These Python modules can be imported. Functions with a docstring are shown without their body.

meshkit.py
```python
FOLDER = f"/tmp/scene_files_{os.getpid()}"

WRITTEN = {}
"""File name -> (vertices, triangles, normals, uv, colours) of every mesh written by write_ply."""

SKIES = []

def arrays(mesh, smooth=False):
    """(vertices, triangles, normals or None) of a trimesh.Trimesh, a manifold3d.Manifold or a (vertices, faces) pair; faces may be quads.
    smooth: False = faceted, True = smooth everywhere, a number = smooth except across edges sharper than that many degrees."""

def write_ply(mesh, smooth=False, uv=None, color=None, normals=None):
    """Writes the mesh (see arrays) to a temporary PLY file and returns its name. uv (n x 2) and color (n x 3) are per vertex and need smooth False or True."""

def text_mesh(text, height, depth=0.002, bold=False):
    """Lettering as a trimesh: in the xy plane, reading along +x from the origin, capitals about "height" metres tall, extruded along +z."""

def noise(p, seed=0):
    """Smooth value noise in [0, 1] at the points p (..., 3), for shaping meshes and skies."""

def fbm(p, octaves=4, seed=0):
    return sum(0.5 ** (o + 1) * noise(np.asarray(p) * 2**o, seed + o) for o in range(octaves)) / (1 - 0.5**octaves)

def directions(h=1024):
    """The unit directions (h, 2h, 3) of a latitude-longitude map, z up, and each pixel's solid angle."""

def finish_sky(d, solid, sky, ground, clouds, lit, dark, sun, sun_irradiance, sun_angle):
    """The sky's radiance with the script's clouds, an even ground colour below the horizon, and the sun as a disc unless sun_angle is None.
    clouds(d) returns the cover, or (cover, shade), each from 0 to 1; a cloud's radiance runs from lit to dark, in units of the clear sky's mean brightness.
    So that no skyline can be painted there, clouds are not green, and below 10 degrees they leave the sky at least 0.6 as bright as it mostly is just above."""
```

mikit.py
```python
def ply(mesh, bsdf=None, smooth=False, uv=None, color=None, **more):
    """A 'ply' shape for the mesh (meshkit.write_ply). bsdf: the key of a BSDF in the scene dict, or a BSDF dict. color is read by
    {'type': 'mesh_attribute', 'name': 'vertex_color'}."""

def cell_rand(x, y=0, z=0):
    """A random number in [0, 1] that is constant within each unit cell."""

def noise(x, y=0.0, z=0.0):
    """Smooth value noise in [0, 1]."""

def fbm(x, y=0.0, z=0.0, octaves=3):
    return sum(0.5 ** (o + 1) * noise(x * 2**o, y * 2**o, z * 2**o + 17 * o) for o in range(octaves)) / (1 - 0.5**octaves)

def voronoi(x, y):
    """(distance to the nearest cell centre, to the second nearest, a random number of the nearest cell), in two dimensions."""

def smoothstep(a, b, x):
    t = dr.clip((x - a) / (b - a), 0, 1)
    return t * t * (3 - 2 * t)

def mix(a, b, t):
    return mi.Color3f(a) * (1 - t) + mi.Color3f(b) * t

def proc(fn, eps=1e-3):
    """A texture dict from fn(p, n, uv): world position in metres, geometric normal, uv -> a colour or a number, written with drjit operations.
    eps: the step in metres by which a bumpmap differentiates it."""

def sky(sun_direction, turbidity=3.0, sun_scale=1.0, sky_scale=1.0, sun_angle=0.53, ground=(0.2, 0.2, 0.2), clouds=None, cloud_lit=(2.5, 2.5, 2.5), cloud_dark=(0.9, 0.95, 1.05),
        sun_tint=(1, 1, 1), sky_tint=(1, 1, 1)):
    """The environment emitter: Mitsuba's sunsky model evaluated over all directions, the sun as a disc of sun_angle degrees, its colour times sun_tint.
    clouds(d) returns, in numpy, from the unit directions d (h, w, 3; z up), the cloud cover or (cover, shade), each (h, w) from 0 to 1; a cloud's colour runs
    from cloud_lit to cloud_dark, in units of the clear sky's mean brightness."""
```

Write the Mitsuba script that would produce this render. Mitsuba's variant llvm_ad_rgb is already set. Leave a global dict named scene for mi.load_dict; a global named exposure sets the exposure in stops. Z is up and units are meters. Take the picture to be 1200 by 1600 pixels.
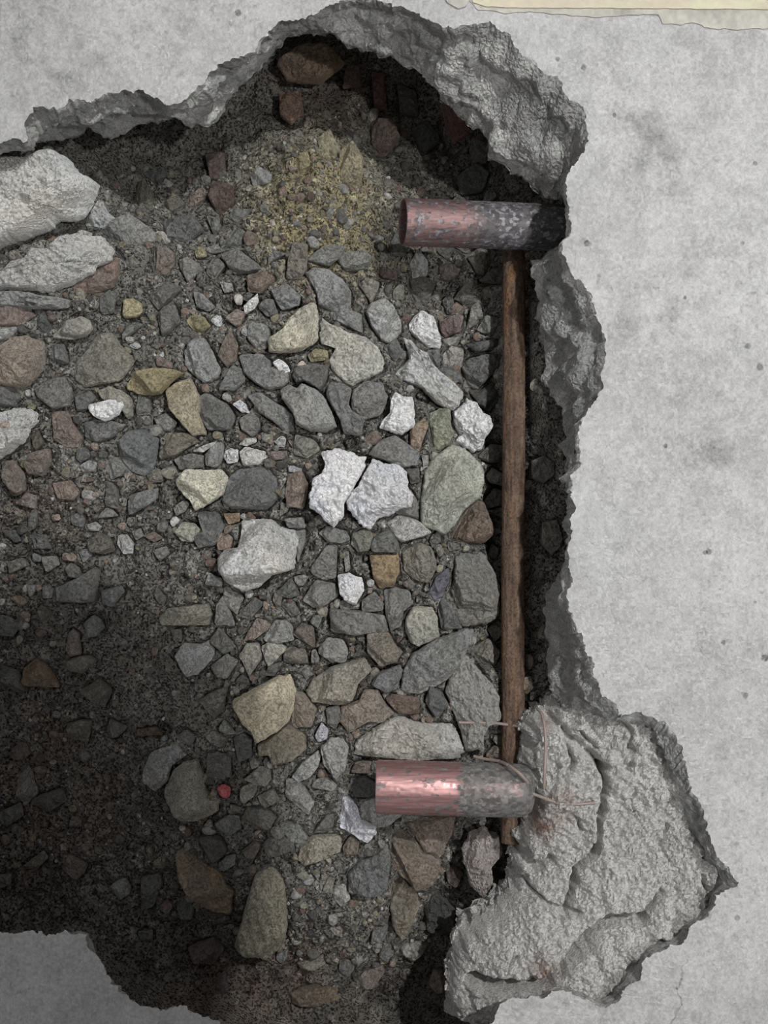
import math, random
import numpy as np, trimesh, shapely, mapbox_earcut
from shapely.geometry import Polygon, Point
from scipy.interpolate import RBFInterpolator
from scipy import ndimage
import drjit as dr
import mitsuba as mi
import mikit, meshkit
from mikit import proc, ply, fbm as pfbm, noise as pnoise, smoothstep as pss, mix as pmix, voronoi as pvor

T = mi.ScalarTransform4f
random.seed(7)
rng = np.random.default_rng(7)
scene, labels = {}, {}

# ------------------------------------------------------------------ camera, light, exposure
CAM_H, PX = 0.70, 0.0004            # camera height above the floor, metres per photo pixel on the floor
scene['camera'] = {'type': 'perspective', 'fov': 2 * math.degrees(math.atan(600 * PX / CAM_H)), 'fov_axis': 'x',
                   'near_clip': 0.02, 'far_clip': 30.0,
                   'to_world': T().look_at(origin=[0, 0, CAM_H], target=[0, 0, 0], up=[0, 1, 0])}
exposure = 0.0
scene['room_light'] = {'type': 'constant', 'radiance': {'type': 'rgb', 'value': [0.265, 0.265, 0.265]}}
LAMP = np.array([0.55, 0.62, 1.62]); LAMP_R = 0.018; LAMP_L = 4950.0
LAMP_2 = np.array([0.53, -0.08, 1.50]); LAMP_2_L = 2050.0

# ------------------------------------------------------------------ helpers
def lin(c):
    c = np.atleast_1d(np.asarray(c, float)) / 255.0
    c = np.where(c < 0.04045, c / 12.92, ((c + 0.055) / 1.055) ** 2.4)
    return np.repeat(c, 3) if len(c) == 1 else c

def wp(u, v, z=0.0):
    """floor-plan point (x, y) of what the photo shows at pixel (u, v), lying at height z"""
    k = PX * (CAM_H - z) / CAM_H
    return np.stack([(np.asarray(u, float) - 600) * k, (800 - np.asarray(v, float)) * k], -1)

def fb(p, scale, oct=4, seed=0):
    return meshkit.fbm(np.asarray(p) * scale, oct, seed) - 0.5

def fb2(x, y, scale, oct=4, seed=0):
    return fb(np.stack([x, y, np.zeros_like(x) + 3.3], -1), scale, oct, seed)

counts = {}
def key_for(name):
    n = counts.get(name, -1) + 1
    counts[name] = n
    return name if n == 0 else f'{name}_{n:03d}'

def tag(key, label=None, cat=None, group=None, kind=None):
    labels[key] = {k: v for k, v in (('label', label), ('category', cat), ('group', group), ('kind', kind)) if v}

# ------------------------------------------------------------------ materials
def grain_bsdf(freq, bump, dark, amount, rough=0.92, spec=0.25, blot=0.3):
    def w(p, n, uv):
        g = pnoise(p.x * freq, p.y * freq, p.z * freq)
        g2 = pnoise(p.x * freq * .45 + 5, p.y * freq * .45, p.z * freq * .45)
        return dr.clip(amount * (pss(0.40, 0.72, g) * 0.85 + pss(0.5, 0.8, g2) * blot), 0, 0.92)
    def b(p, n, uv):
        return pnoise(p.x * freq * .55, p.y * freq * .55, p.z * freq * .55) + 0.6 * pnoise(p.x * freq * 1.2, p.y * freq * 1.2, p.z * freq * 1.2)
    return {'type': 'twosided', 'b': {'type': 'bumpmap', 'tex': proc(b, 2e-4), 'scale': bump,
            'inner': {'type': 'blendbsdf', 'weight': proc(w),
                      'a': {'type': 'principled', 'base_color': {'type': 'mesh_attribute', 'name': 'vertex_color'}, 'roughness': rough, 'specular': spec},
                      'c': {'type': 'diffuse', 'reflectance': {'type': 'rgb', 'value': dark}}}}}
scene['mat_smooth_rock'] = grain_bsdf(1050.0, 0.0010, [0.035, 0.035, 0.033], 0.46)
scene['mat_soil'] = grain_bsdf(900.0, 0.0010, [0.012, 0.011, 0.010], 0.85)
scene['mat_mortar'] = grain_bsdf(1000.0, 0.0014, [0.07, 0.07, 0.068], 0.40, blot=0.12)

PITS = [(1168, 541, 5), (1187, 573, 6), (1108, 862, 5), (1130, 1004, 4), (1152, 1434, 5), (1122, 1640, 4), (960, 180, 4), (912, 105, 5), (917, 380, 5), (1070, 465, 3),
        (938, 548, 3), (1195, 1028, 6), (1165, 1087, 5), (1180, 255, 4), (1160, 380, 3), (1040, 697, 4), (1102, 863, 4), (872, 92, 4), (1180, 941, 3), (372, 20, 6)]
STAINS = [(985, 215, 75, .17), (1030, 275, 55, .14), (940, 60, 45, .09), (975, 500, 80, .10), (1120, 440, 70, .10), (1060, 620, 60, .08), (1118, 712, 40, .15), (1120, 60, 90, .08), (60, 90, 120, .10), (330, 60, 90, .08)]
CRACK = [(1072, 1500), (1066, 1530), (1058, 1545), (1062, 1570), (1050, 1600)]
def slab_col(p, n, uv):
    x, y = p.x, p.y
    f1 = pfbm(x * 22, y * 22, 1.0, 4)
    f2 = pfbm(x * 95, y * 95, 4.0, 3)
    f3 = pnoise(x * 520, y * 520, 2.0)
    f4 = pnoise(x * 1100, y * 1100, 7.0)
    v = 0.485 + 0.17 * (f1 - 0.5) + 0.13 * (f2 - 0.5) + 0.12 * (f3 - 0.5) + 0.13 * (f4 - 0.5)
    v -= 0.12 * pss(0.62, 0.85, pfbm(x * 300 + 9, y * 300, 1.0, 3)) * pss(0.4, 0.7, f1)
    v += 0.05 * pss(0.75, 0.9, pnoise(x * 640 + 3, y * 640, 5.0))
    for (u, w_, r, a) in STAINS:
        cx, cy = map(float, wp(u, w_)); d2 = (dr.square(x - cx) + dr.square(y - cy)) / (r * PX) ** 2
        v -= a * dr.exp(-d2) * pss(0.44, 0.72, pfbm(x * 85 + u * .37, y * 85, 3.0, 4))
    for (u, w_, r) in PITS:
        cx, cy = map(float, wp(u, w_)); d = dr.sqrt(dr.square(x - cx) + dr.square(y - cy)) / (r * PX) + 0.7 * (pnoise(x * 700, y * 700, 0.5) - 0.5)
        v -= 0.26 * (1 - pss(0.6, 1.2, d))
    wob = (pnoise(x * 260, y * 260, 8.0) - 0.5) * 0.004
    for (a, b) in zip(CRACK[:-1], CRACK[1:]):
        A, B = [float(q) for q in wp(*a)], [float(q) for q in wp(*b)]; L = math.dist(A, B); dx, dy = (B[0] - A[0]) / L, (B[1] - A[1]) / L
        t = dr.clip((x - A[0]) * dx + (y - A[1]) * dy, 0, L)
        d = dr.sqrt(dr.square(x + wob - A[0] - t * dx) + dr.square(y - A[1] - t * dy))
        v -= 0.15 * (1 - pss(0.0003, 0.0009, d))
    v = dr.clip(v, 0.05, 0.8)
    warm = pfbm(x * 14 + 3, y * 14, 9.0, 2)
    return mi.Color3f(v * (1.0 + 0.02 * warm), v, v * (1.005 - 0.02 * warm))
def slab_bump(p, n, uv):
    return pnoise(p.x * 800, p.y * 800, 1.0) + 0.7 * pnoise(p.x * 1600, p.y * 1600, 3.0) + 0.8 * pnoise(p.x * 110, p.y * 110, 6.0)
scene['mat_slab'] = {'type': 'twosided', 'b': {'type': 'bumpmap', 'tex': proc(slab_bump, 2e-4), 'scale': 0.0004,
                     'inner': {'type': 'principled', 'base_color': proc(slab_col), 'roughness': 0.4, 'specular': 0.45}}}

# ------------------------------------------------------------------ the broken slab: top outline, inner lip (photo pixels), lip height
EDGE = [  # Tx, Ty, Bx, By, Bz
 (-170, 210, -170, 250, -.05), (0, 221, 0, 240, -.04), (20, 217, 25, 238, -.04), (42, 220, 55, 240, -.045), (43, 190, 62, 236, -.05), (50, 168, 78, 228, -.05),
 (75, 173, 95, 218, -.055), (90, 170, 110, 214, -.055), (108, 158, 140, 213, -.055), (140, 160, 172, 215, -.055), (170, 145, 198, 206, -.055), (190, 142, 215, 196, -.055),
 (212, 140, 235, 187, -.055), (240, 152, 258, 184, -.055), (262, 163, 280, 188, -.055), (283, 160, 300, 196, -.055), (300, 145, 322, 186, -.055), (318, 130, 342, 165, -.055),
 (330, 112, 360, 148, -.055), (350, 95, 385, 128, -.055), (375, 86, 402, 105, -.055), (402, 78, 418, 92, -.055), (410, 58, 432, 80, -.055), (425, 38, 450, 68, -.055),
 (450, 30, 470, 62, -.055), (475, 28, 495, 62, -.055), (500, 18, 520, 64, -.06), (525, 6, 545, 68, -.06), (545, -4, 565, 78, -.06), (570, -5, 585, 86, -.06), (600, 0, 605, 92, -.06),
 (625, 10, 625, 98, -.06), (650, 22, 648, 108, -.06), (670, 32, 665, 122, -.06), (690, 40, 680, 142, -.06), (715, 44, 697, 162, -.06), (745, 38, 718, 176, -.06), (770, 38, 738, 192, -.06),
 (785, 48, 755, 205, -.06), (800, 62, 766, 222, -.06), (820, 88, 768, 246, -.06), (840, 98, 782, 262, -.06), (855, 115, 795, 282, -.06), (870, 122, 808, 293, -.06), (880, 140, 819, 300, -.06),
 (893, 155, 829, 304, -.06), (905, 165, 838, 306, -.06), (914, 180, 846, 307, -.06), (918, 200, 854, 308, -.06), (916, 225, 861, 308, -.06), (905, 245, 867, 308, -.06), (898, 265, 871, 307, -.06),
 (885, 275, 876, 308, -.056), (883, 292, 881, 311, -.052), (886, 312, 884, 318, -.05), (890, 332, 886, 336, -.05), (889, 355, 882, 360, -.05), (884, 375, 868, 384, -.06), (878, 388, 832, 408, -.06),
 (880, 402, 830, 424, -.06), (886, 418, 832, 440, -.06), (897, 437, 834, 458, -.06), (912, 446, 836, 476, -.06), (925, 460, 838, 495, -.06), (932, 485, 842, 520, -.06), (938, 505, 845, 540, -.06),
 (942, 525, 848, 560, -.06), (943, 548, 851, 580, -.06), (941, 572, 856, 605, -.06), (940, 600, 862, 632, -.06), (934, 615, 868, 650, -.06), (925, 626, 874, 668, -.06), (915, 640, 880, 684, -.06),
 (906, 660, 884, 698, -.06), (904, 690, 882, 720, -.06), (905, 720, 880, 740, -.06), (897, 735, 880, 755, -.06), (890, 755, 880, 770, -.06), (893, 775, 884, 788, -.06), (897, 798, 888, 806, -.06),
 (892, 812, 886, 824, -.06), (890, 832, 884, 842, -.06), (888, 855, 882, 862, -.06), (886, 875, 878, 884, -.06), (889, 890, 871, 904, -.06), (890, 905, 864, 920, -.06), (886, 930, 857, 938, -.06),
 (889, 950, 851, 960, -.06), (900, 975, 849, 985, -.06), (910, 1000, 849, 1008, -.06), (920, 1020, 851, 1028, -.06), (932, 1040, 853, 1045, -.06), (926, 1046, 856, 1058, -.06), (928, 1060, 859, 1072, -.06),
 (945, 1085, 865, 1090, -.055), (960, 1098, 875, 1106, -.045), (965, 1115, 920, 1118, -.035), (985, 1121, 975, 1126, -.028), (990, 1115, 1000, 1128, -.026), (1010, 1115, 1010, 1138, -.026), (1030, 1125, 1018, 1156, -.028),
 (1048, 1136, 1024, 1175, -.03), (1058, 1153, 1030, 1195, -.03), (1065, 1175, 1036, 1215, -.03), (1073, 1200, 1042, 1238, -.03), (1080, 1226, 1052, 1262, -.03), (1091, 1256, 1066, 1288, -.03),
 (1106, 1292, 1084, 1314, -.03), (1120, 1325, 1100, 1338, -.028), (1128, 1347, 1112, 1356, -.022), (1142, 1358, 1122, 1368, -.016), (1157, 1375, 1128, 1378, -.012), (1143, 1388, 1124, 1386, -.014),
 (1120, 1400, 1112, 1394, -.02), (1117, 1420, 1106, 1410, -.022), (1105, 1436, 1092, 1424, -.022), (1090, 1441, 1076, 1434, -.022), (1074, 1456, 1064, 1448, -.022), (1068, 1471, 1056, 1460, -.022),
 (1045, 1481, 1036, 1470, -.022), (1022, 1491, 1012, 1480, -.02), (1009, 1502, 1000, 1494, -.02), (1000, 1521, 990, 1512, -.02), (985, 1536, 976, 1527, -.018), (973, 1547, 964, 1540, -.018), (966, 1562, 955, 1553, -.018),
 (945, 1570, 938, 1560, -.02), (920, 1562, 914, 1552, -.02), (892, 1549, 886, 1540, -.025), (860, 1553, 852, 1546, -.03), (830, 1560, 824, 1556, -.035), (800, 1562, 796, 1562, -.04), (783, 1571, 786, 1574, -.045),
 (775, 1586, 780, 1592, -.05), (768, 1606, 778, 1612, -.055), (755, 1635, 768, 1640, -.055), (700, 1660, 705, 1672, -.055), (600, 1674, 600, 1690, -.055), (470, 1656, 465, 1675, -.055), (385, 1622, 380, 1640, -.055),
 (352, 1600, 346, 1612, -.055), (322, 1588, 316, 1602, -.055), (285, 1571, 280, 1588, -.055), (252, 1580, 246, 1592, -.055), (230, 1573, 224, 1586, -.055), (205, 1561, 200, 1576, -.055), (182, 1541, 178, 1555, -.055),
 (163, 1518, 158, 1532, -.055), (148, 1495, 144, 1508, -.055), (138, 1472, 134, 1484, -.055), (124, 1456, 120, 1468, -.055), (100, 1452, 98, 1464, -.055), (70, 1460, 68, 1472, -.055), (40, 1456, 38, 1470, -.055),
 (15, 1456, 14, 1470, -.055), (-170, 1462, -170, 1475, -.055), (-185, 1100, -195, 1100, -.055), (-190, 800, -200, 800, -.055), (-180, 450, -190, 450, -.05)]
E = np.array(EDGE, float)
def dense_edge(step=1.6):
    E2 = np.vstack([E, E[:1]])
    seg = np.hypot(*(np.diff(E2[:, :2], axis=0).T)) * .5 + np.hypot(*(np.diff(E2[:, 2:4], axis=0).T)) * .5
    s = np.concatenate([[0], np.cumsum(seg)])
    q = np.arange(0, s[-1], step)
    return np.stack([np.interp(q, s, E2[:, i]) for i in range(5)], 1), q
D, arc = dense_edge()
Tw = wp(D[:, 0], D[:, 1], 0)
k_ = PX * (CAM_H - D[:, 4]) / CAM_H
Bw = np.stack([(D[:, 2] - 600) * k_, (800 - D[:, 3]) * k_], 1)
p3 = np.column_stack([Tw, np.zeros(len(Tw))])
jit = np.stack([fb(p3, 140, 4, 11), fb(p3, 140, 4, 12)], 1) * 0.0068 + np.stack([fb(p3, 600, 2, 13), fb(p3, 600, 2, 14)], 1) * 0.0022
Tw = Tw + jit
hole = Polygon(Tw).buffer(0)
if hole.geom_type != 'Polygon': hole = max(hole.geoms, key=lambda g: g.area)
OUT = 1.6
ring = np.array([[-OUT, -OUT], [OUT, -OUT], [OUT, OUT], [-OUT, OUT]])
hp = np.array(hole.exterior.coords)[:-1]
allv = np.vstack([ring, hp])
tri = mapbox_earcut.triangulate_float64(allv, np.array([4, 4 + len(hp)], np.uint32)).reshape(-1, 3)
V = np.column_stack([allv, np.zeros(len(allv))])
a, b, c = V[tri[:, 0]], V[tri[:, 1]], V[tri[:, 2]]
flip = np.cross(b - a, c - a)[:, 2] < 0
tri[flip] = tri[flip][:, ::-1]
scene['floor'] = ply((V, tri), 'mat_slab')
tag('floor', 'pale grey concrete floor slab broken open by a ragged hole', kind='structure')

# broken face of the slab, lofted from the top outline down to the inner lip and back under the slab
cen = np.array([-0.02, 0.0])
Bsm = ndimage.gaussian_filter1d(Bw, 3, axis=0, mode='wrap')
tan = np.roll(Bsm, -6, 0) - np.roll(Bsm, 6, 0)
nrm = np.stack([-tan[:, 1], tan[:, 0]], 1); nrm /= np.linalg.norm(nrm, axis=1, keepdims=True) + 1e-9
if np.sum(nrm * (Bsm - cen)) < 0: nrm = -nrm          # outward, into the slab
NR = 26
rows, cols = [], []
bz = D[:, 4]
for j in range(NR + 9):
    if j <= NR:
        t = j / NR
        tz = t ** 1.15
        xy = Tw * (1 - t) + Bw * t
        z = bz * tz
        amp = np.minimum(1, 4 * t) * 1.0
    else:
        t = (j - NR) / 9
        xy = Bw + nrm * (0.055 * t)
        z = bz - 0.012 * np.sin(t * math.pi * .5)
        amp = 1.0
    P = np.column_stack([xy, z])
    thick = np.clip(-bz / .06, .25, 1)
    d1 = fb(P, 45, 4, 21); d2 = fb(P, 160, 3, 22); d3 = fb(P, 480, 2, 23)
    ridg = np.abs(fb(P * [1, 1, 2.6], 34, 3, 24))
    disp = (0.026 * d1 + 0.006 * d2 + 0.0022 * d3 + 0.018 * (ridg - .12)) * amp * thick
    if j == 0: disp = disp * 0
    P[:, :2] -= nrm * np.clip(disp, -.012, .02)[:, None]
    P[:, 2] += (0.014 * fb(P, 50, 3, 25) + 0.003 * fb(P, 350, 2, 26)) * amp * thick * min(1, 3 * t)
    P[:, 2] = np.minimum(P[:, 2], -0.0003 if j else 0)
    rows.append(P)
    shade = 0.46 + 0.20 * fb(P, 50, 4, 31) + 0.16 * fb(P, 300, 3, 32)
    pale = np.clip((fb(P, 38, 3, 33) - .02) * 7, 0, 1)
    shade = shade * (0.80 + 0.55 * pale)
    cols.append(np.clip(shade, .05, .7))
G = np.array(rows); C = np.array(cols)
n = len(D); m = len(G)
idx = np.arange(m * n).reshape(m, n)
f = np.stack([idx[:-1], np.roll(idx, -1, 1)[:-1], np.roll(idx, -1, 1)[1:], idx[1:]], -1).reshape(-1, 4)
colr = np.repeat(C.reshape(-1, 1), 3, 1) * [1.0, .995, .97]
scene['floor__broken_face'] = ply((G.reshape(-1, 3), f), 'mat_mortar', smooth=True, color=colr)
tag('floor__broken_face', 'rough fractured edge of the broken concrete')

# ------------------------------------------------------------------ soil relief
CTRL = [(-150, 450, -.07), (-150, 800, -.09), (-150, 1200, -.12), (60, 300, -.075), (100, 450, -.065), (0, 600, -.075), (200, 600, -.082), (300, 500, -.088), (420, 560, -.08), (550, 620, -.075), (650, 620, -.082),
        (560, 760, -.07), (700, 760, -.075), (745, 560, -.135), (700, 470, -.150), (600, 450, -.112), (500, 380, -.092), (500, 300, -.098), (500, 230, -.122), (430, 340, -.11), (300, 255, -.165), (200, 250, -.15), (270, 320, -.14),
        (150, 400, -.08), (600, 250, -.17), (700, 250, -.195), (540, 150, -.18), (650, 150, -.19), (450, 190, -.16), (660, 330, -.155), (770, 350, -.165), (750, 450, -.155), (800, 450, -.115), (852, 490, -.060), (858, 600, -.058), (872, 690, -.062), (830, 560, -.080), (835, 660, -.082), (865, 760, -.074), (862, 850, -.078), (850, 950, -.078), (830, 1060, -.082),
        (800, 700, -.108), (800, 900, -.108), (772, 640, -.140), (772, 760, -.140), (772, 860, -.138), (772, 990, -.130), (720, 900, -.088), (700, 1000, -.085), (740, 1100, -.082), (790, 1120, -.09), (600, 1000, -.083), (450, 950, -.087), (300, 850, -.088),
        (100, 850, -.088), (100, 1000, -.102), (100, 1200, -.122), (60, 1400, -.135), (250, 1250, -.112), (400, 1100, -.088), (450, 1250, -.09), (600, 1200, -.085), (600, 1350, -.096), (250, 1430, -.138), (350, 1500, -.148), (500, 1430, -.112),
        (450, 1570, -.165), (600, 1450, -.130), (680, 1420, -.158), (600, 1560, -.195), (520, 1540, -.165), (720, 1350, -.14), (740, 1290, -.125), (800, 1330, -.115), (690, 1560, -.17), (900, 1250, -.1), (950, 1400, -.1), (850, 1500, -.12),
        (500, -30, -.16), (650, -30, -.17), (300, 60, -.14), (150, 120, -.13), (900, 100, -.13), (980, 300, -.13), (1000, 600, -.11), (980, 900, -.11), (300, 1680, -.13), (600, 1700, -.16), (100, 1560, -.13)]
CT = np.array(CTRL, float)
cxy = np.array([wp(u, v, z) for u, v, z in CTRL])
rbf = RBFInterpolator(cxy * 10, CT[:, 2], kernel='linear', smoothing=0.002)
SP = 0.00098
gx = np.arange(-0.385, 0.24, SP); gy = np.arange(-0.41, 0.43, SP)
# smooth base on a coarse grid, then upsampled
cgx = np.linspace(gx[0], gx[-1], 90); cgy = np.linspace(gy[0], gy[-1], 120)
CX, CY = np.meshgrid(cgx, cgy)
Zc = rbf(np.column_stack([CX.ravel(), CY.ravel()]) * 10).reshape(CX.shape)
Zc = ndimage.gaussian_filter(Zc, 1.2)
from scipy.interpolate import RegularGridInterpolator
zint = RegularGridInterpolator((cgy, cgx), Zc, bounds_error=False, fill_value=None)
def ground(x, y): return zint(np.stack([np.asarray(y, float), np.asarray(x, float)], -1))
def at(u, v):
    """the ground point that the photo shows at pixel (u, v)"""
    z = -.09
    for _ in range(6):
        x, y = wp(u, v, z); z = float(ground(x, y).ravel()[0])
    return x, y, z

# ------------------------------------------------------------------ stones: outlines read from the photo, tile by tile
TILE = {'P': (0, 0, 1), 'A': (0, 180, .26667), 'B': (300, 380, .25), 'C': (0, 480, .25), 'D': (570, 420, .25), 'E': (200, 640, .25), 'F': (460, 640, .28333), 'G': (0, 780, .25),
        'H': (460, 860, .28333), 'I': (180, 980, .26667), 'J': (420, 1080, .26667), 'L': (220, 1280, .26667), 'M': (480, 1280, .26667)}
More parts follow.
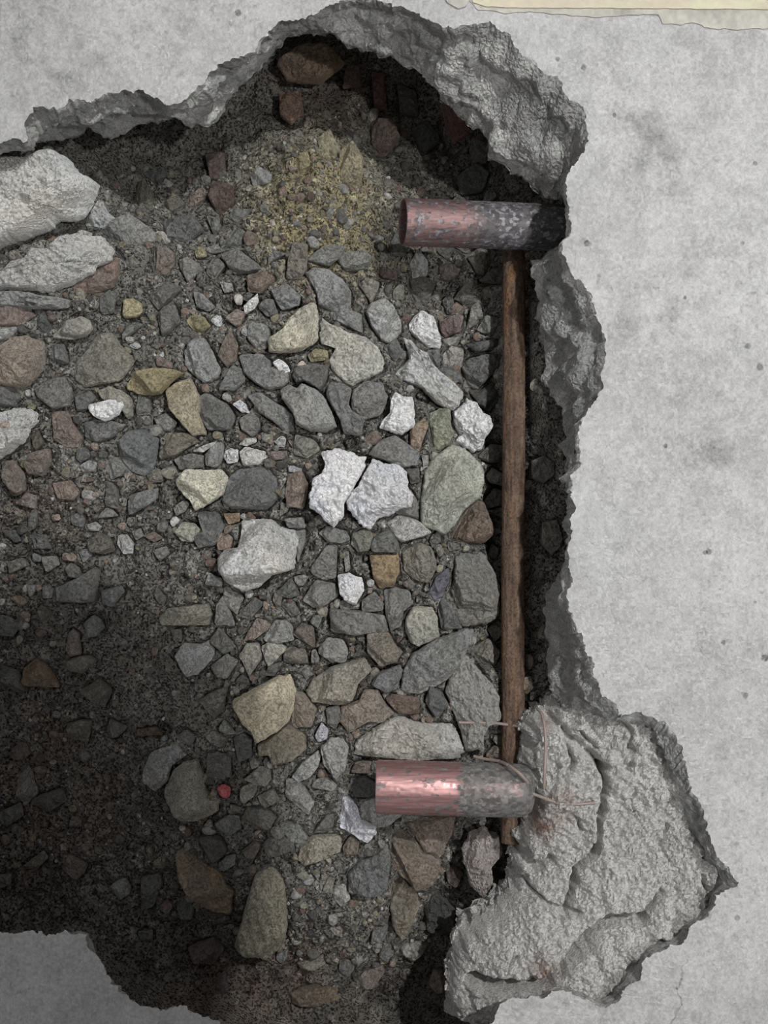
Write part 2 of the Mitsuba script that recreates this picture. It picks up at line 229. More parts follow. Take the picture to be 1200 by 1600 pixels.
# (tile, outline, sRGB colour, kind: s stone / c concrete / p pebble / w wood / r red chip, (label, short name) of the ones that stand out, height factor, lift)
STONES = [
 ('A', [(-200,1040),(100,1035),(300,1060),(420,1080),(400,1130),(250,1135),(60,1125),(-200,1160)], 128, 'c'),
 ('A', [(-200,1130),(150,1120),(200,1170),(130,1230),(-200,1270)], (118,100,92), 's'),
 ('A', [(430,960),(540,890),(650,830),(700,830),(690,960),(660,1010),(540,1050),(440,1065)], (122,98,86), 's', None, .8, -.002),
 ('A', [(-200,960),(20,930),(80,880),(150,860),(240,800),(320,790),(350,720),(440,690),(530,700),(600,700),(680,800),(650,850),(560,880),(540,920),(430,980),(400,1000),(300,1040),(150,1025),(-200,1020)], 160, 'c', ('flat-topped pale concrete chunk under the big lump at the left edge, grey pebble on top', 'the flat-topped concrete chunk'), .9),
 ('A', [(-220,230),(0,225),(90,228),(170,262),(280,228),(340,235),(420,265),(470,340),(545,375),(572,420),(555,500),(510,590),(450,612),(350,600),(290,650),(160,700),(0,770),(-220,840)], 172, 'c', ('largest pale grey concrete lump, cracked, at the upper left edge beside the slab corner', 'the largest concrete lump'), 1.6, .012),
 ('A', [(600,680),(680,600),(770,585),(840,630),(920,690),(900,740),(820,775),(720,765),(640,730)], 122, 's', ('grey striated stone at the lower right of the largest concrete lump', 'the striated grey stone')),
 ('A', [(470,650),(530,590),(575,490),(600,500),(640,580),(690,610),(600,670),(540,665)], 155, 'c'),
 ('A', [(800,420),(830,372),(880,420),(900,480),(885,580),(840,580),(790,520)], (100,98,86), 's', ('upright leaf-shaped olive grey stone in the shade under the upper left slab lip', 'the leaf-shaped shaded stone')),
 ('A', [(830,330),(960,315),(990,340),(930,400),(880,390)], 90, 's'),
 ('A', [(430,700),(480,670),(540,690),(520,740),(460,740)], 150, 'c', None, 1.3, .006),
 ('A', [(330,710),(400,690),(430,740),(370,780),(330,760)], 140, 'c', None, 1.3, .006),
 ('A', [(155,800),(190,768),(230,785),(260,830),(290,850),(265,885),(200,880),(150,850)], 150, 'p', ('smooth grey pebble lying on the flat-topped pale concrete chunk at left', 'the pebble on the concrete chunk'), 1.2, .013),
 ('A', [(720,1080),(780,1075),(830,1100),(835,1150),(800,1185),(720,1190)], (150,138,98), 's', ('small ochre yellow stone below the flat-topped concrete chunk', 'the small ochre stone')),
 ('A', [(900,790),(960,760),(1020,800),(1020,880),(960,940),(900,930)], (118,104,94), 's'),
 ('A', [(1140,800),(1170,765),(1200,770),(1215,830),(1150,840)], (140,132,92), 's'),
 ('A', [(905,680),(960,680),(1000,740),(970,760)], 140, 's'),
 ('A', [(250,190),(290,165),(310,190),(300,220),(260,215)], 135, 'c', None, 1.2, .012),
 ('B', [(700,180),(760,150),(860,160),(960,240),(990,300),(1000,380),(960,440),(880,430),(790,400),(770,300)], 128, 's', ('large dark grey block just below the yellow earth mound', 'the grey block below the yellow mound')),
 ('B', [(860,430),(960,405),(1060,440),(1070,570),(1000,540),(880,480)], 122, 's'),
 ('B', [(1080,430),(1110,380),(1200,330),(1260,390),(1310,480),(1310,560),(1240,640),(1180,610),(1120,530)], 138, 's', ('pale grey stone left of the topmost bluish white mortar lump', 'the pale stone left of the top mortar lump'), 1.2),
 ('B', [(800,450),(850,490),(960,550),(1080,590),(1170,650),(1200,720),(1190,800),(1100,850),(1000,900),(940,870),(870,800),(850,740),(900,650),(800,630)], (156,153,142), 's', ('large flat pale grey slab of stone in the upper middle of the rubble', 'the flat pale slab stone'), .7),
 ('B', [(480,600),(560,545),(600,480),(670,410),(765,365),(790,440),(785,600),(760,630),(690,670),(570,690),(470,680)], (166,158,134), 's', ('pale triangular stone with olive tip above the rubble middle', 'the triangular olive-tipped stone'), 1.1, .003),
 ('B', [(490,290),(590,245),(680,330),(670,390),(560,420),(520,360)], 118, 's'),
 ('B', [(410,400),(450,350),(510,350),(540,440),(470,460)], 96, 's'),
 ('B', [(320,390),(370,350),(410,310),(420,360),(390,410),(330,445)], 182, 'c', None, 1, .003),
 ('B', [(260,330),(290,310),(320,330),(310,390),(270,380)], 172, 'p', None, 1, .002),
 ('B', [(110,480),(150,445),(190,460),(185,520),(150,520)], 180, 'p', None, 1, .002),
 ('B', [(300,560),(330,515),(355,560),(340,585)], 160, 'p', None, 1, .003),
 ('B', [(340,200),(440,170),(520,210),(500,260),(430,320),(350,310)], (112,95,84), 's'),
 ('P', [(287,548),(300,530),(318,527),(330,545),(346,578),(340,592),(320,600),(300,585),(288,570)], 132, 's', ('rounded grey stone right of the ochre wedge stone', 'the rounded grey stone'), 1.2),
 ('B', [(10,440),(80,460),(120,520),(60,560),(0,540),(-40,480)], (128,120,80), 's'),
 ('B', [(340,560),(360,490),(470,510),(490,560),(470,660),(410,670),(350,610)], 120, 's'),
 ('B', [(290,700),(330,690),(440,690),(490,740),(500,850),(560,900),(480,925),(400,880),(320,810)], 112, 's'),
 ('B', [(470,790),(520,760),(610,790),(600,870),(560,915),(470,900)], 118, 's'),
 ('B', [(500,745),(540,720),(590,750),(615,800),(560,820),(520,770)], (190,190,198), 'c', None, 1, .005),
 ('B', [(620,820),(650,770),(760,755),(860,760),(840,860),(800,920),(700,860),(650,870)], 92, 's'),
 ('B', [(650,760),(690,730),(720,760),(690,790)], (190,168,150), 'p', None, 1, .004),
 ('B', [(720,700),(770,655),(850,670),(855,730),(740,745)], (136,128,86), 's'),
 ('B', [(550,920),(600,880),(650,900),(680,870),(760,900),(820,950),(880,1060),(910,1150),(830,1180),(740,1180),(650,1130),(620,1050),(550,960)], (130,129,124), 's', ('ribbed grey stone with pale streaks left of centre of the rubble', 'the ribbed stone'), 1.3, .003),
 ('B', [(830,940),(860,870),(940,870),(1000,910),(980,1000),(1000,1050),(1080,1100),(1060,1200),(950,1200),(920,1100)], 108, 's'),
 ('B', [(1000,920),(1080,860),(1190,870),(1230,960),(1180,1070),(1080,1110),(990,1050)], 110, 's'),
 ('B', [(250,1005),(300,975),(340,1010),(360,1060),(310,1060)], (180,180,188), 'c', None, 1, .003),
 ('B', [(340,950),(430,930),(510,990),(590,1030),(640,1080),(640,1180),(590,1190),(500,1110),(420,1060)], 120, 's'),
 ('B', [(20,960),(90,930),(230,1010),(270,1080),(240,1170),(100,1170),(40,1080)], 98, 's'),
 ('B', [(200,600),(240,540),(290,640),(280,740),(220,780),(160,700)], (108,94,84), 's'),
 ('B', [(60,30),(160,10),(200,50),(120,70)], 118, 's'),
 ('B', [(170,240),(250,250),(260,300),(200,310)], 135, 's'),
 ('B', [(0,300),(60,310),(150,400),(100,430),(30,400)], 116, 's'),
 ('C', [(-200,240),(0,270),(60,190),(150,165),(270,210),(280,300),(260,400),(180,480),(130,510),(60,490),(-200,460)], (128,114,100), 's', ('large rounded reddish grey stone at the left edge below the concrete chunks', 'the reddish stone at the left edge'), 1.1),
 ('C', [(-160,130),(60,115),(150,95),(100,150),(40,200),(-100,240)], 146, 'c'),
 ('C', [(320,190),(390,110),(500,50),(560,80),(580,130),(540,180),(430,205)], (132,131,122), 's', ('grey boat-shaped stone with a dark hollow beneath, right of the reddish stone at left', 'the boat-shaped stone'), 1.4, .002),
 ('C', [(560,260),(600,170),(700,150),(760,240),(850,330),(800,400),(740,460),(520,500),(460,440),(480,340)], (114,111,99), 's', None, .6),
 ('C', [(600,520),(680,490),(780,530),(830,580),(830,680),(800,705),(770,640),(775,580),(640,580)], (132,128,114), 's'),
 ('C', [(1030,520),(1110,460),(1190,440),(1250,560),(1260,680),(1290,790),(1200,800),(1130,720),(1060,640)], (150,138,110), 's', ('tall tan stone standing right below the ochre wedge stone', 'the tall tan stone'), 1.1),
 ('C', [(780,490),(840,400),(960,380),(1090,385),(1150,410),(1080,460),(1000,545),(870,550),(800,520)], (138,122,84), 's', ('ochre brown wedge-shaped stone at upper right of the flat white flake', 'the ochre wedge stone'), 1.3, .003),
 ('C', [(550,610),(620,595),(680,575),(770,572),(775,620),(740,680),(650,715),(590,690),(560,650)], (216,216,224), 'c', ('bright white flake of mortar alone in the rubble at left', 'the bright white flake'), 1, .004),
 ('C', [(200,510),(300,450),(400,430),(450,510),(440,610),(330,640),(250,580)], 102, 's'),
 ('C', [(-200,680),(0,650),(130,620),(230,640),(240,710),(190,760),(150,840),(60,900),(0,950),(-200,990)], (164,163,158), 'c', ('pale rough concrete lump at the left edge level with the bright white flake', 'the pale lump at the left edge'), 1.1, .003),
 ('C', [(0,720),(50,700),(60,750),(20,770),(-20,760)], (150,132,118), 'p', None, 1, .014),
 ('C', [(320,650),(420,645),(460,730),(510,810),(500,880),(420,880),(330,830)], (120,103,94), 's'),
 ('C', [(520,740),(580,700),(700,710),(790,735),(700,820),(600,850),(530,810)], 100, 's'),
 ('C', [(730,850),(800,770),(900,760),(990,820),(980,930),(950,1020),(900,1060),(820,1030),(760,960)], 100, 's', ('big dark grey upright stone below the ochre wedge stone', 'the dark upright stone'), 1),
 ('C', [(970,690),(1040,660),(1110,720),(1070,780),(1010,770)], 116, 's'),
 ('C', [(1080,780),(1170,790),(1200,860),(1100,930),(1000,950),(1020,880)], (108,100,90), 's'),
 ('C', [(640,970),(730,920),(800,1000),(830,1040),(740,1060),(690,1080)], 113, 's'),
 ('C', [(490,990),(560,955),(620,970),(600,1030),(520,1030)], 138, 's'),
 ('C', [(140,980),(200,900),(310,880),(320,960),(270,1060),(170,1040)], (114,100,91), 's'),
 ('C', [(0,960),(80,950),(150,1040),(160,1150),(90,1180),(20,1080)], (112,100,89), 's'),
 ('C', [(320,1100),(440,1080),(500,1150),(460,1210),(360,1200)], (122,105,94), 's'),
 ('C', [(-120,560),(0,460),(70,450),(130,560),(90,620),(0,620)], 92, 's'),
 ('C', [(470,550),(560,520),(600,560),(550,640),(480,650)], 92, 's'),
 ('C', [(860,540),(940,570),(940,670),(850,680)], 105, 's'),
 ('C', [(190,800),(240,770),(280,850),(220,900)], (90,83,72), 's'),
 ('C', [(150,520),(190,510),(190,560),(160,560)], 145, 'p'),
 ('C', [(1000,290),(1030,270),(1035,320),(990,320)], 170, 'p'),
 ('C', [(800,240),(850,215),(890,245),(850,265)], 155, 'p'),
 ('C', [(960,320),(1000,300),(1080,350),(1080,385),(980,370)], (118,100,92), 's'),
 ('D', [(280,-32),(330,-128),(395,-50),(392,40),(300,68)], 150, 'c', ('small pale lump just under the left end of the upper copper pipe', 'the pale lump under the upper pipe')),
 ('D', [(80,0),(210,10),(200,70),(100,60)], (100,82,80), 's'),
 ('D', [(460,-20),(560,-30),(590,40),(520,80),(470,60)], (110,96,94), 's'),
 ('D', [(600,620),(650,560),(760,530),(860,540),(850,620),(780,680),(700,760),(640,720)], 88, 's', ('dark angular stone in the shade left of the rusty rod, near the top mortar lump', 'the dark stone by the rod')),
 ('D', [(620,470),(760,450),(850,420),(840,500),(700,520)], 84, 's'),
 ('D', [(640,750),(720,760),(800,700),(850,800),(780,900),(700,840)], 80, 's'),
 ('D', [(460,320),(550,290),(620,290),(600,390),(500,430),(470,390)], (116,96,92), 's'),
 ('D', [(480,440),(600,420),(580,480),(490,490)], (118,115,106), 's'),
 ('D', [(480,540),(540,480),(620,500),(610,620),(520,620),(490,600)], (140,132,124), 's'),
 ('D', [(470,620),(540,610),(600,660),(620,720),(560,700),(480,660)], 104, 's'),
 ('D', [(110,490),(200,430),(240,520),(190,590)], 96, 's'),
 ('D', [(180,650),(250,600),(280,560),(240,430),(290,440),(330,500),(390,530),(420,600),(470,650),(540,700),(630,780),(600,840),(540,880),(450,850),(350,750),(200,690)], (164,163,158), 'c', ('large rough granular concrete piece between the top and middle bluish white lumps', 'the granular concrete piece'), 1.2, .004),
 ('D', [(380,510),(470,500),(470,620),(420,600)], 102, 's', None, 1.1, .004),
 ('D', [(270,350),(300,300),(360,265),(430,290),(450,360),(475,430),(470,500),(400,490),(330,440),(275,390)], (198,200,207), 'c', ('bluish white mortar lump, topmost of the white lumps left of the rusty rod', 'the top mortar lump'), 1.2, .005),
 ('D', [(280,1000),(380,920),(400,980),(360,1080),(340,1150),(280,1110)], (140,118,98), 's'),
 ('D', [(400,900),(470,870),(540,870),(540,960),(560,1040),(510,1120),(440,1160),(410,1080)], (130,131,106), 's', ('upright olive green stone between the two middle bluish white lumps', 'the olive post stone'), 1.2),
 ('D', [(165,800),(190,770),(240,800),(300,800),(320,900),(315,990),(220,1040),(80,1000),(110,940),(160,900)], (204,206,216), 'c', ('bluish white mortar lump left of the upright olive stone', 'the left middle mortar lump'), 1.2, .005),
 ('D', [(545,900),(600,850),(640,810),(700,840),(730,900),(790,920),(800,990),(750,1060),(740,1130),(670,1150),(560,1080),(590,1040),(550,970)], (198,200,213), 'c', ('bluish white mortar lump beside the rusty rod, right of the upright olive stone', 'the mortar lump by the rod'), 1.4, .006),
 ('E', [(610,450),(680,370),(860,350),(930,430),(940,560),(860,630),(640,620),(580,570)], 98, 's', ('big dark grey stone right of the pale heart-shaped stone', 'the dark stone right of the heart')),
 ('E', [(1000,400),(1090,380),(1130,470),(1100,620),(990,610),(980,500)], (120,104,92), 's'),
 ('E', [(300,440),(360,365),(470,375),(580,370),(630,430),(590,540),(420,635),(370,560),(300,480)], (180,178,158), 's', ('pale yellowish heart-shaped stone pointing down, left of centre', 'the pale heart stone'), 1.3, .004),
 ('E', [(560,930),(600,880),(690,860),(700,800),(710,700),(800,680),(900,690),(1050,760),(1060,850),(1040,1000),(900,1040),(820,1110),(720,1145),(600,1080),(560,1000)], (168,167,164), 's', ('large pale grey block with a darker lower left face in the middle of the rubble', 'the large pale block'), 1.4, .004),
 ('E', [(600,260),(640,240),(690,250),(690,330),(620,340),(600,310)], 172, 'c'),
 ('E', [(690,260),(740,230),(860,260),(870,300),(820,350),(720,350)], 166, 'c'),
 ('E', [(690,220),(730,180),(800,175),(810,200),(740,230)], 166, 'c'),
 ('E', [(480,280),(560,200),(600,210),(600,300),(560,360),(480,350)], 114, 's', None, 1.2, .003),
 ('E', [(400,260),(490,215),(560,195),(540,225),(470,270)], 152, 's'),
 ('E', [(280,310),(400,270),(480,290),(480,360),(320,380)], 108, 's'),
 ('E', [(910,200),(960,160),(990,180),(980,240),(940,230)], 158, 'c'),
 ('E', [(990,180),(1060,210),(1040,260)], (128,104,94), 's'),
 ('E', [(870,260),(1000,255),(1000,310),(890,320)], (122,104,98), 's'),
 ('E', [(1000,340),(1090,360),(1090,400),(1000,390)], 146, 'c'),
 ('E', [(430,640),(560,640),(610,730),(540,850),(430,870),(400,800),(470,760)], 94, 's'),
 ('E', [(290,770),(340,700),(420,710),(470,760),(400,830),(330,820)], (158,155,134), 's', ('small pale cream stone just below the heart-shaped stone', 'the small cream stone'), 1.1, .002),
 ('E', [(255,700),(290,660),(330,690),(280,740)], 168, 'p'),
 ('E', [(590,650),(700,640),(700,700),(630,720)], (138,114,84), 's'),
 ('E', [(550,780),(610,760),(660,800),(640,880),(560,880)], (138,115,98), 's'),
 ('E', [(160,50),(240,40),(300,100),(250,140),(190,120)], 114, 's'),
 ('E', [(290,140),(380,150),(460,200),(380,230),(300,240),(200,320),(190,270)], (106,100,84), 's'),
 ('E', [(0,540),(120,500),(190,490),(180,560),(50,640),(0,660)], 112, 's'),
 ('E', [(150,880),(240,850),(260,900),(200,950)], 112, 's'),
 ('E', [(1040,150),(1170,190),(1200,250),(1120,310),(1030,280)], (116,114,102), 's'),
 ('E', [(970,680),(1100,670),(1110,740),(1000,740)], 109, 's'),
 ('E', [(1040,760),(1110,745),(1110,830),(1060,960),(1040,870)], 116, 's'),
 ('G', [(735,225),(790,215),(835,270),(830,340),(770,345),(730,280)], 150, 's', ('small round pale grey stone alone in the fine gravel at left', 'the round pale stone'), 1.1),
 ('G', [(540,160),(600,140),(640,170),(620,200),(560,200)], 132, 's'),
 ('G', [(320,100),(370,90),(380,130),(330,140)], (138,118,108), 'p'),
 ('G', [(440,100),(500,80),(530,120),(520,180),(450,160)], 108, 's'),
 ('G', [(385,340),(440,325),(480,360),(470,390),(390,380)], (140,122,112), 's'),
 ('G', [(490,330),(560,300),(580,350),(520,400)], 124, 's'),
 ('G', [(165,540),(220,535),(225,570),(190,620)], 128, 's'),
 ('G', [(260,550),(310,530),(330,570),(320,620),(270,620)], 120, 's'),
 ('G', [(340,560),(520,470),(600,420),(630,450),(590,640),(520,650),(350,640)], 108, 's', ('broad flat grey stone sunk in the gravel at the edge of the dark shadow', 'the sunken flat stone'), .7),
 ('G', [(630,570),(760,540),(780,580),(700,680),(640,650)], 98, 's'),
 ('G', [(990,740),(1050,680),(1300,650),(1330,720),(1300,790),(1010,790)], (126,122,106), 's', ('long half-buried beige grey stone above the small heart-shaped grey stone', 'the half-buried beige stone'), .7),
 ('G', [(140,1060),(230,985),(290,1020),(380,1180),(130,1170)], (128,104,80), 's', ('triangular brown stone in the dark shadow near the left edge', 'the triangular brown stone'), 1.3),
 ('G', [(-160,800),(0,720),(60,730),(130,790),(80,860),(0,850)], 100, 's'),
 ('G', [(60,610),(130,600),(180,640),(120,680)], (122,104,88), 's'),
 ('G', [(200,330),(250,350),(260,390),(200,390)], 116, 'p'),
 ('G', [(820,200),(880,180),(900,230),(850,260)], 110, 's'),
 ('G', [(890,230),(960,200),(1020,240),(960,270)], (116,98,88), 's'),
 ('G', [(950,320),(1060,330),(1030,370),(980,370)], 110, 's'),
 ('F', [(400,250),(470,170),(560,140),(640,200),(690,240),(680,310),(600,320),(490,280)], 112, 's'),
 ('F', [(700,250),(740,250),(740,310),(710,330)], 132, 's'),
 ('F', [(620,330),(690,320),(690,400),(640,410)], 95, 's'),
 ('F', [(510,450),(640,440),(680,500),(690,600),(580,580),(530,560)], 116, 's'),
 ('F', [(510,620),(580,570),(680,610),(720,640),(760,680),(680,710),(590,735),(540,690)], 148, 's'),
 ('F', [(850,700),(940,560),(1010,500),(1050,510),(1110,680),(1050,740),(870,730)], (112,94,80), 's', ('brown stone wedged between the big olive grey stone and the rusty rod', 'the brown stone by the rod'), 1.2),
 ('F', [(700,420),(720,350),(760,280),(860,200),(940,210),(1040,310),(1050,400),(1030,480),(940,550),(890,640),(830,690),(770,660),(700,640),(690,520)], (152,153,137), 's', ('big smooth olive grey stone right of the pair of white mortar lumps', 'the big olive grey stone'), 1.1, .006),
 ('F', [(275,530),(300,460),(350,420),(380,350),(430,270),(490,290),(570,300),(620,340),(630,440),(660,470),(650,540),(590,550),(520,590),(460,600),(420,665),(370,640),(320,590)], (182,182,186), 'c', ('large whitish crumbly mortar lump, right one of the touching pair at centre', 'the right lump of the white pair'), 1.1, .004),
 ('F', [(75,480),(100,380),(150,350),(170,290),(140,230),(250,215),(340,240),(400,260),(395,310),(360,380),(330,440),(275,510),(270,580),(220,640),(150,600),(85,540)], (190,190,196), 'c', ('large whitish mortar lump, left one of the touching pair at centre', 'the left lump of the white pair'), 1.1, .005),
 ('F', [(440,700),(520,650),(570,700),(580,790),(430,790),(410,740)], 92, 's'),
 ('F', [(410,800),(580,800),(580,900),(550,980),(470,990),(430,920)], (136,112,78), 's', ('rust-coloured ochre stone below the pair of white mortar lumps', 'the rust-coloured stone')),
 ('F', [(590,780),(690,730),(760,760),(790,880),(740,960),(660,940),(600,880)], (114,108,96), 's'),
 ('F', [(780,920),(850,870),(860,920),(820,1030),(770,1060),(740,1010)], (88,88,102), 's'),
 ('F', [(880,800),(960,790),(1040,780),(1100,870),(1140,1000),(1130,1130),(1060,1190),(950,1200),(830,1150),(810,1050),(870,950)], (110,109,103), 's', ('large dark speckled round stone beside the middle of the rusty rod', 'the large speckled stone'), 1.1),
 ('F', [(130,680),(180,640),(290,670),(310,720),(260,740),(180,730)], 106, 's'),
 ('F', [(320,680),(400,650),(440,690),(410,780),(350,790),(310,740)], (108,108,92), 's'),
 ('F', [(80,880),(180,740),(240,740),(230,930),(160,940),(100,910)], 110, 's'),
 ('F', [(235,910),(300,900),(380,930),(385,990),(340,1080),(270,1060),(240,980)], (188,188,193), 'c', ('small white mortar lump below the pair of large white lumps', 'the small white lump'), 1.1, .003),
 ('F', [(370,1050),(440,1000),(490,1060),(490,1110),(370,1120)], 110, 's'),
 ('F', [(270,780),(300,780),(310,880),(280,900)], 120, 's'),
 ('H', [(610,370),(650,310),(760,310),(790,370),(800,480),(690,530),(640,510),(610,440)], (150,147,131), 's', ('rounded cream grey stone at the lower left of the large speckled stone', 'the rounded cream stone'), 1.3),
 ('H', [(130,540),(180,480),(270,490),(300,560),(280,620),(200,620),(130,570)], 118, 's'),
 ('H', [(400,440),(520,450),(560,520),(600,560),(560,620),(470,650),(400,560)], (112,104,92), 's'),
 ('H', [(190,320),(350,330),(500,360),(520,450),(340,470),(200,450)], 102, 's'),
 ('H', [(490,220),(560,200),(640,230),(650,300),(600,340),(590,420),(530,450),(500,350)], 106, 's'),
 ('H', [(60,780),(110,700),(210,640),(390,590),(430,660),(350,740),(330,820),(280,860),(90,840)], (134,125,109), 's', ('long brownish grey stone sloping up to the right of the big tan stone', 'the long brownish stone'), 1.3),
 ('H', [(580,780),(600,670),(650,570),(760,500),(930,440),(1000,430),(980,500),(930,590),(870,700),(780,760),(680,800)], (114,114,111), 's', ('long slanted dark grey slab with pale streaks below the large speckled stone', 'the slanted streaked slab'), 1.0),
 ('H', [(800,250),(850,300),(930,430),(810,440),(790,330)], 90, 's'),
 ('H', [(420,740),(460,680),(580,630),(600,660),(570,760),(510,790)], 97, 's'),
 ('H', [(350,830),(380,770),(460,760),(500,850),(550,900),(480,950),(410,940),(300,1010),(240,950),(260,860)], (122,110,97), 's', ('brown rough stone above the pale mortar slab by the lower copper pipe', 'the brown stone above the mortar slab')),
 ('H', [(500,820),(540,790),(690,810),(690,900),(600,910),(540,870)], (104,86,75), 's'),
 ('H', [(830,780),(880,640),(900,580),(960,590),(1060,700),(1130,800),(1140,930),(1040,1000),(1050,1110),(950,1110),(900,960)], (130,128,123), 'c', ('grey crumbly heap of mortar left of the rusty rod above the lower copper pipe', 'the crumbly heap by the rod'), .7),
 ('H', [(320,1060),(430,980),(520,930),(590,915),(690,950),(880,960),(920,1040),(940,1110),(900,1150),(700,1150),(340,1130)], (152,149,142), 'c', ('long pale mortar slab lying along the top side of the lower copper pipe', 'the pale mortar slab'), .9, -.002),
 ('H', [(170,870),(240,850),(280,900),(220,990),(180,960)], 100, 's'),
 ('H', [(140,1090),(200,1030),(270,1040),(300,1090),(280,1200),(230,1270),(160,1190)], (142,140,135), 'c', ('grey rough lump left of the pale mortar slab and the lower copper pipe', 'the rough lump left of the pipe'), 1.2, .003),
 ('H', [(110,1020),(150,945),(190,990),(180,1040),(130,1060)], (158,158,170), 'c', None, 1.1, .003),
 ('P', [(452,1075),(478,1085),(496,1108),(488,1135),(458,1140),(448,1110)], (118,106,93), 's'),
 ('I', [(830,690),(930,620),(1020,560),(1120,640),(1120,720),(1030,790),(930,810),(900,740),(830,760)], (122,112,94), 's'),
 ('I', [(340,170),(400,90),(500,100),(550,75),(585,130),(570,190),(480,280),(420,290),(380,240)], 150, 's', ('small heart-shaped light grey stone in the fine dark gravel', 'the small grey heart stone'), 1.1),
 ('I', [(680,430),(830,350),(950,290),(1020,280),(1060,370),(1050,480),(1020,560),(900,640),(830,680),(800,600),(740,560)], (172,158,128), 's', ('big tan wedge-shaped stone pointing down, upper left of the lower copper pipe', 'the big tan stone'), 1.4, .004),
 ('I', [(150,870),(200,740),(310,690),(370,670),(400,730),(430,745),(330,810),(310,900),(230,970),(160,920)], 134, 's', ('grey angular stone touching the upper left of the rust-spotted stone', 'the grey stone by the rust-spotted one'), 1.1),
 ('I', [(280,960),(330,860),(400,790),(480,770),(520,860),(530,960),(620,1010),(600,1090),(480,1150),(370,1140),(300,1040)], (138,132,117), 's', ('big pale brown-grey stone with a rusty spot, left of the red chip', 'the rust-spotted stone'), 1.4),
 ('I', [(540,740),(600,730),(680,740),(680,880),(530,880)], 92, 's'),
 ('I', [(690,650),(750,610),(800,650),(800,760),(720,800)], 92, 's'),
 ('I', [(590,940),(630,920),(680,940),(670,1000),(620,1000)], (215,62,70), 'r', ('tiny bright red chip in the dark gravel right of the rust-spotted stone', 'the red chip'), 1, .002),
 ('I', [(1030,880),(1090,800),(1190,720),(1210,740),(1190,820),(1140,880),(1070,915)], 140, 'c'),
 ('I', [(350,640),(420,600),(480,640),(450,690),(400,680)], 100, 's'),
 ('I', [(260,650),(300,625),(310,660),(270,680)], 120, 'p'),
 ('I', [(580,1150),(660,1100),(730,1100),(740,1180),(680,1220),(600,1200)], 104, 's'),
 ('I', [(120,600),(240,580),(280,630),(130,640)], (104,82,66), 's'),
 ('J', [(470,520),(560,490),(630,540),(620,620),(500,620)], 92, 's'),
 ('J', [(530,650),(620,620),(640,700),(790,720),(700,800),(640,800),(600,760),(540,740)], 132, 'c'),
 ('J', [(430,620),(470,610),(520,680),(540,760),(630,790),(630,840),(580,900),(540,880),(480,830),(410,800),(420,700)], (176,176,184), 'c', ('pale bluish branched mortar lump under the open end of the lower copper pipe', 'the lump under the lower pipe end'), 1.1, .003),
 ('J', [(780,740),(1100,730),(1070,850),(1000,990),(900,920)], (118,101,88), 's', ('brown triangular stone tucked under the lower copper pipe', 'the triangular stone under the pipe'), .9),
 ('J', [(720,800),(780,770),(850,860),(920,930),(1010,990),(1000,1080),(960,1150),(860,1170),(770,1080),(700,960)], (112,98,84), 's', ('large brown stone below the triangular one under the lower copper pipe', 'the large brown stone'), 1),
 ('J', [(460,1080),(540,980),(640,950),(700,850),(710,1000),(700,1130),(650,1200),(470,1190)], 100, 's', ('dark grey angular slab left of the large brown stone under the lower pipe', 'the dark slab under the pipe'), .9),
 ('J', [(165,990),(190,900),(260,840),(410,840),(430,870),(420,940),(300,990),(200,1020)], (130,122,106), 's', ('half-buried beige rounded stone left of the lump under the lower copper pipe', 'the beige rounded stone')),
 ('J', [(430,910),(480,840),(530,880),(520,960),(440,960)], (104,92,78), 's'),
 ('J', [(190,1100),(230,1070),(270,1100),(250,1140),(200,1135)], 140, 'p'),
 ('J', [(260,1070),(290,1055),(300,1085),(280,1105)], 135, 'p'),
 ('L', [(190,200),(230,165),(300,190),(400,270),(480,320),(500,390),(550,430),(520,560),(470,560),(340,510),(280,440),(220,330)], (140,118,94), 's', ('long brown stone lying diagonally in the shaded lower left of the pit', 'the long brown diagonal stone'), 1.1, .002),
 ('L', [(680,300),(760,220),(830,270),(860,340),(860,480),(850,720),(790,780),(720,840),(640,800),(540,760),(590,600),(620,480)], (132,126,108), 's', ('longest grey-brown stone standing upright at the bottom of the pit', 'the longest upright stone'), 1.0, .004),
 ('L', [(450,260),(490,220),(560,200),(550,270),(480,310)], 114, 's'),
 ('L', [(210,500),(270,450),(320,500),(300,590),(230,580)], 96, 's'),
 ('L', [(100,520),(150,465),(190,510),(160,560)], (120,102,96), 's'),
 ('L', [(0,330),(120,320),(130,380),(70,520),(0,540)], 96, 's'),
 ('L', [(790,820),(800,750),(870,730),(860,800),(830,850)], 115, 's'),
 ('L', [(950,340),(1000,320),(1020,370),(970,385)], 140, 'p'),
 ('L', [(1130,380),(1200,370),(1230,470),(1170,515),(1130,470)], 132, 's'),
 ('L', [(1040,710),(1070,650),(1085,680),(1060,725)], 138, 'p'),
 ('L', [(860,430),(890,410),(890,450),(870,475)], 120, 'p'),
 ('L', [(870,1010),(980,960),(1150,980),(1160,1060),(1020,1090),(880,1080)], (106,90,74), 's'),
 ('L', [(270,750),(430,690),(490,760),(420,860),(300,840)], (104,84,84), 's'),
 ('L', [(430,950),(490,880),(520,1000),(450,1060)], (94,78,78), 's'),
 ('L', [(-20,660),(70,650),(70,720),(0,710)], 104, 's'),
 ('M', [(490,330),(560,300),(640,420),(660,520),(600,660),(560,720),(500,640),(480,500)], (118,105,88), 's', ('tall brown stone below the large brown stone, deep in the pit', 'the tall deep brown stone')),
 ('M', [(900,180),(950,90),(1040,50),(1120,90),(1150,200),(1080,260),(1090,380),(1040,470),(960,400),(930,300)], (140,130,127), 'c', ('pinkish grey rough lump below the lower copper pipe beside the mortar bed', 'the pinkish lump'), 1.5, .02),
 ('M', [(810,280),(870,250),(920,310),(870,410),(820,370)], (104,88,80), 's'),
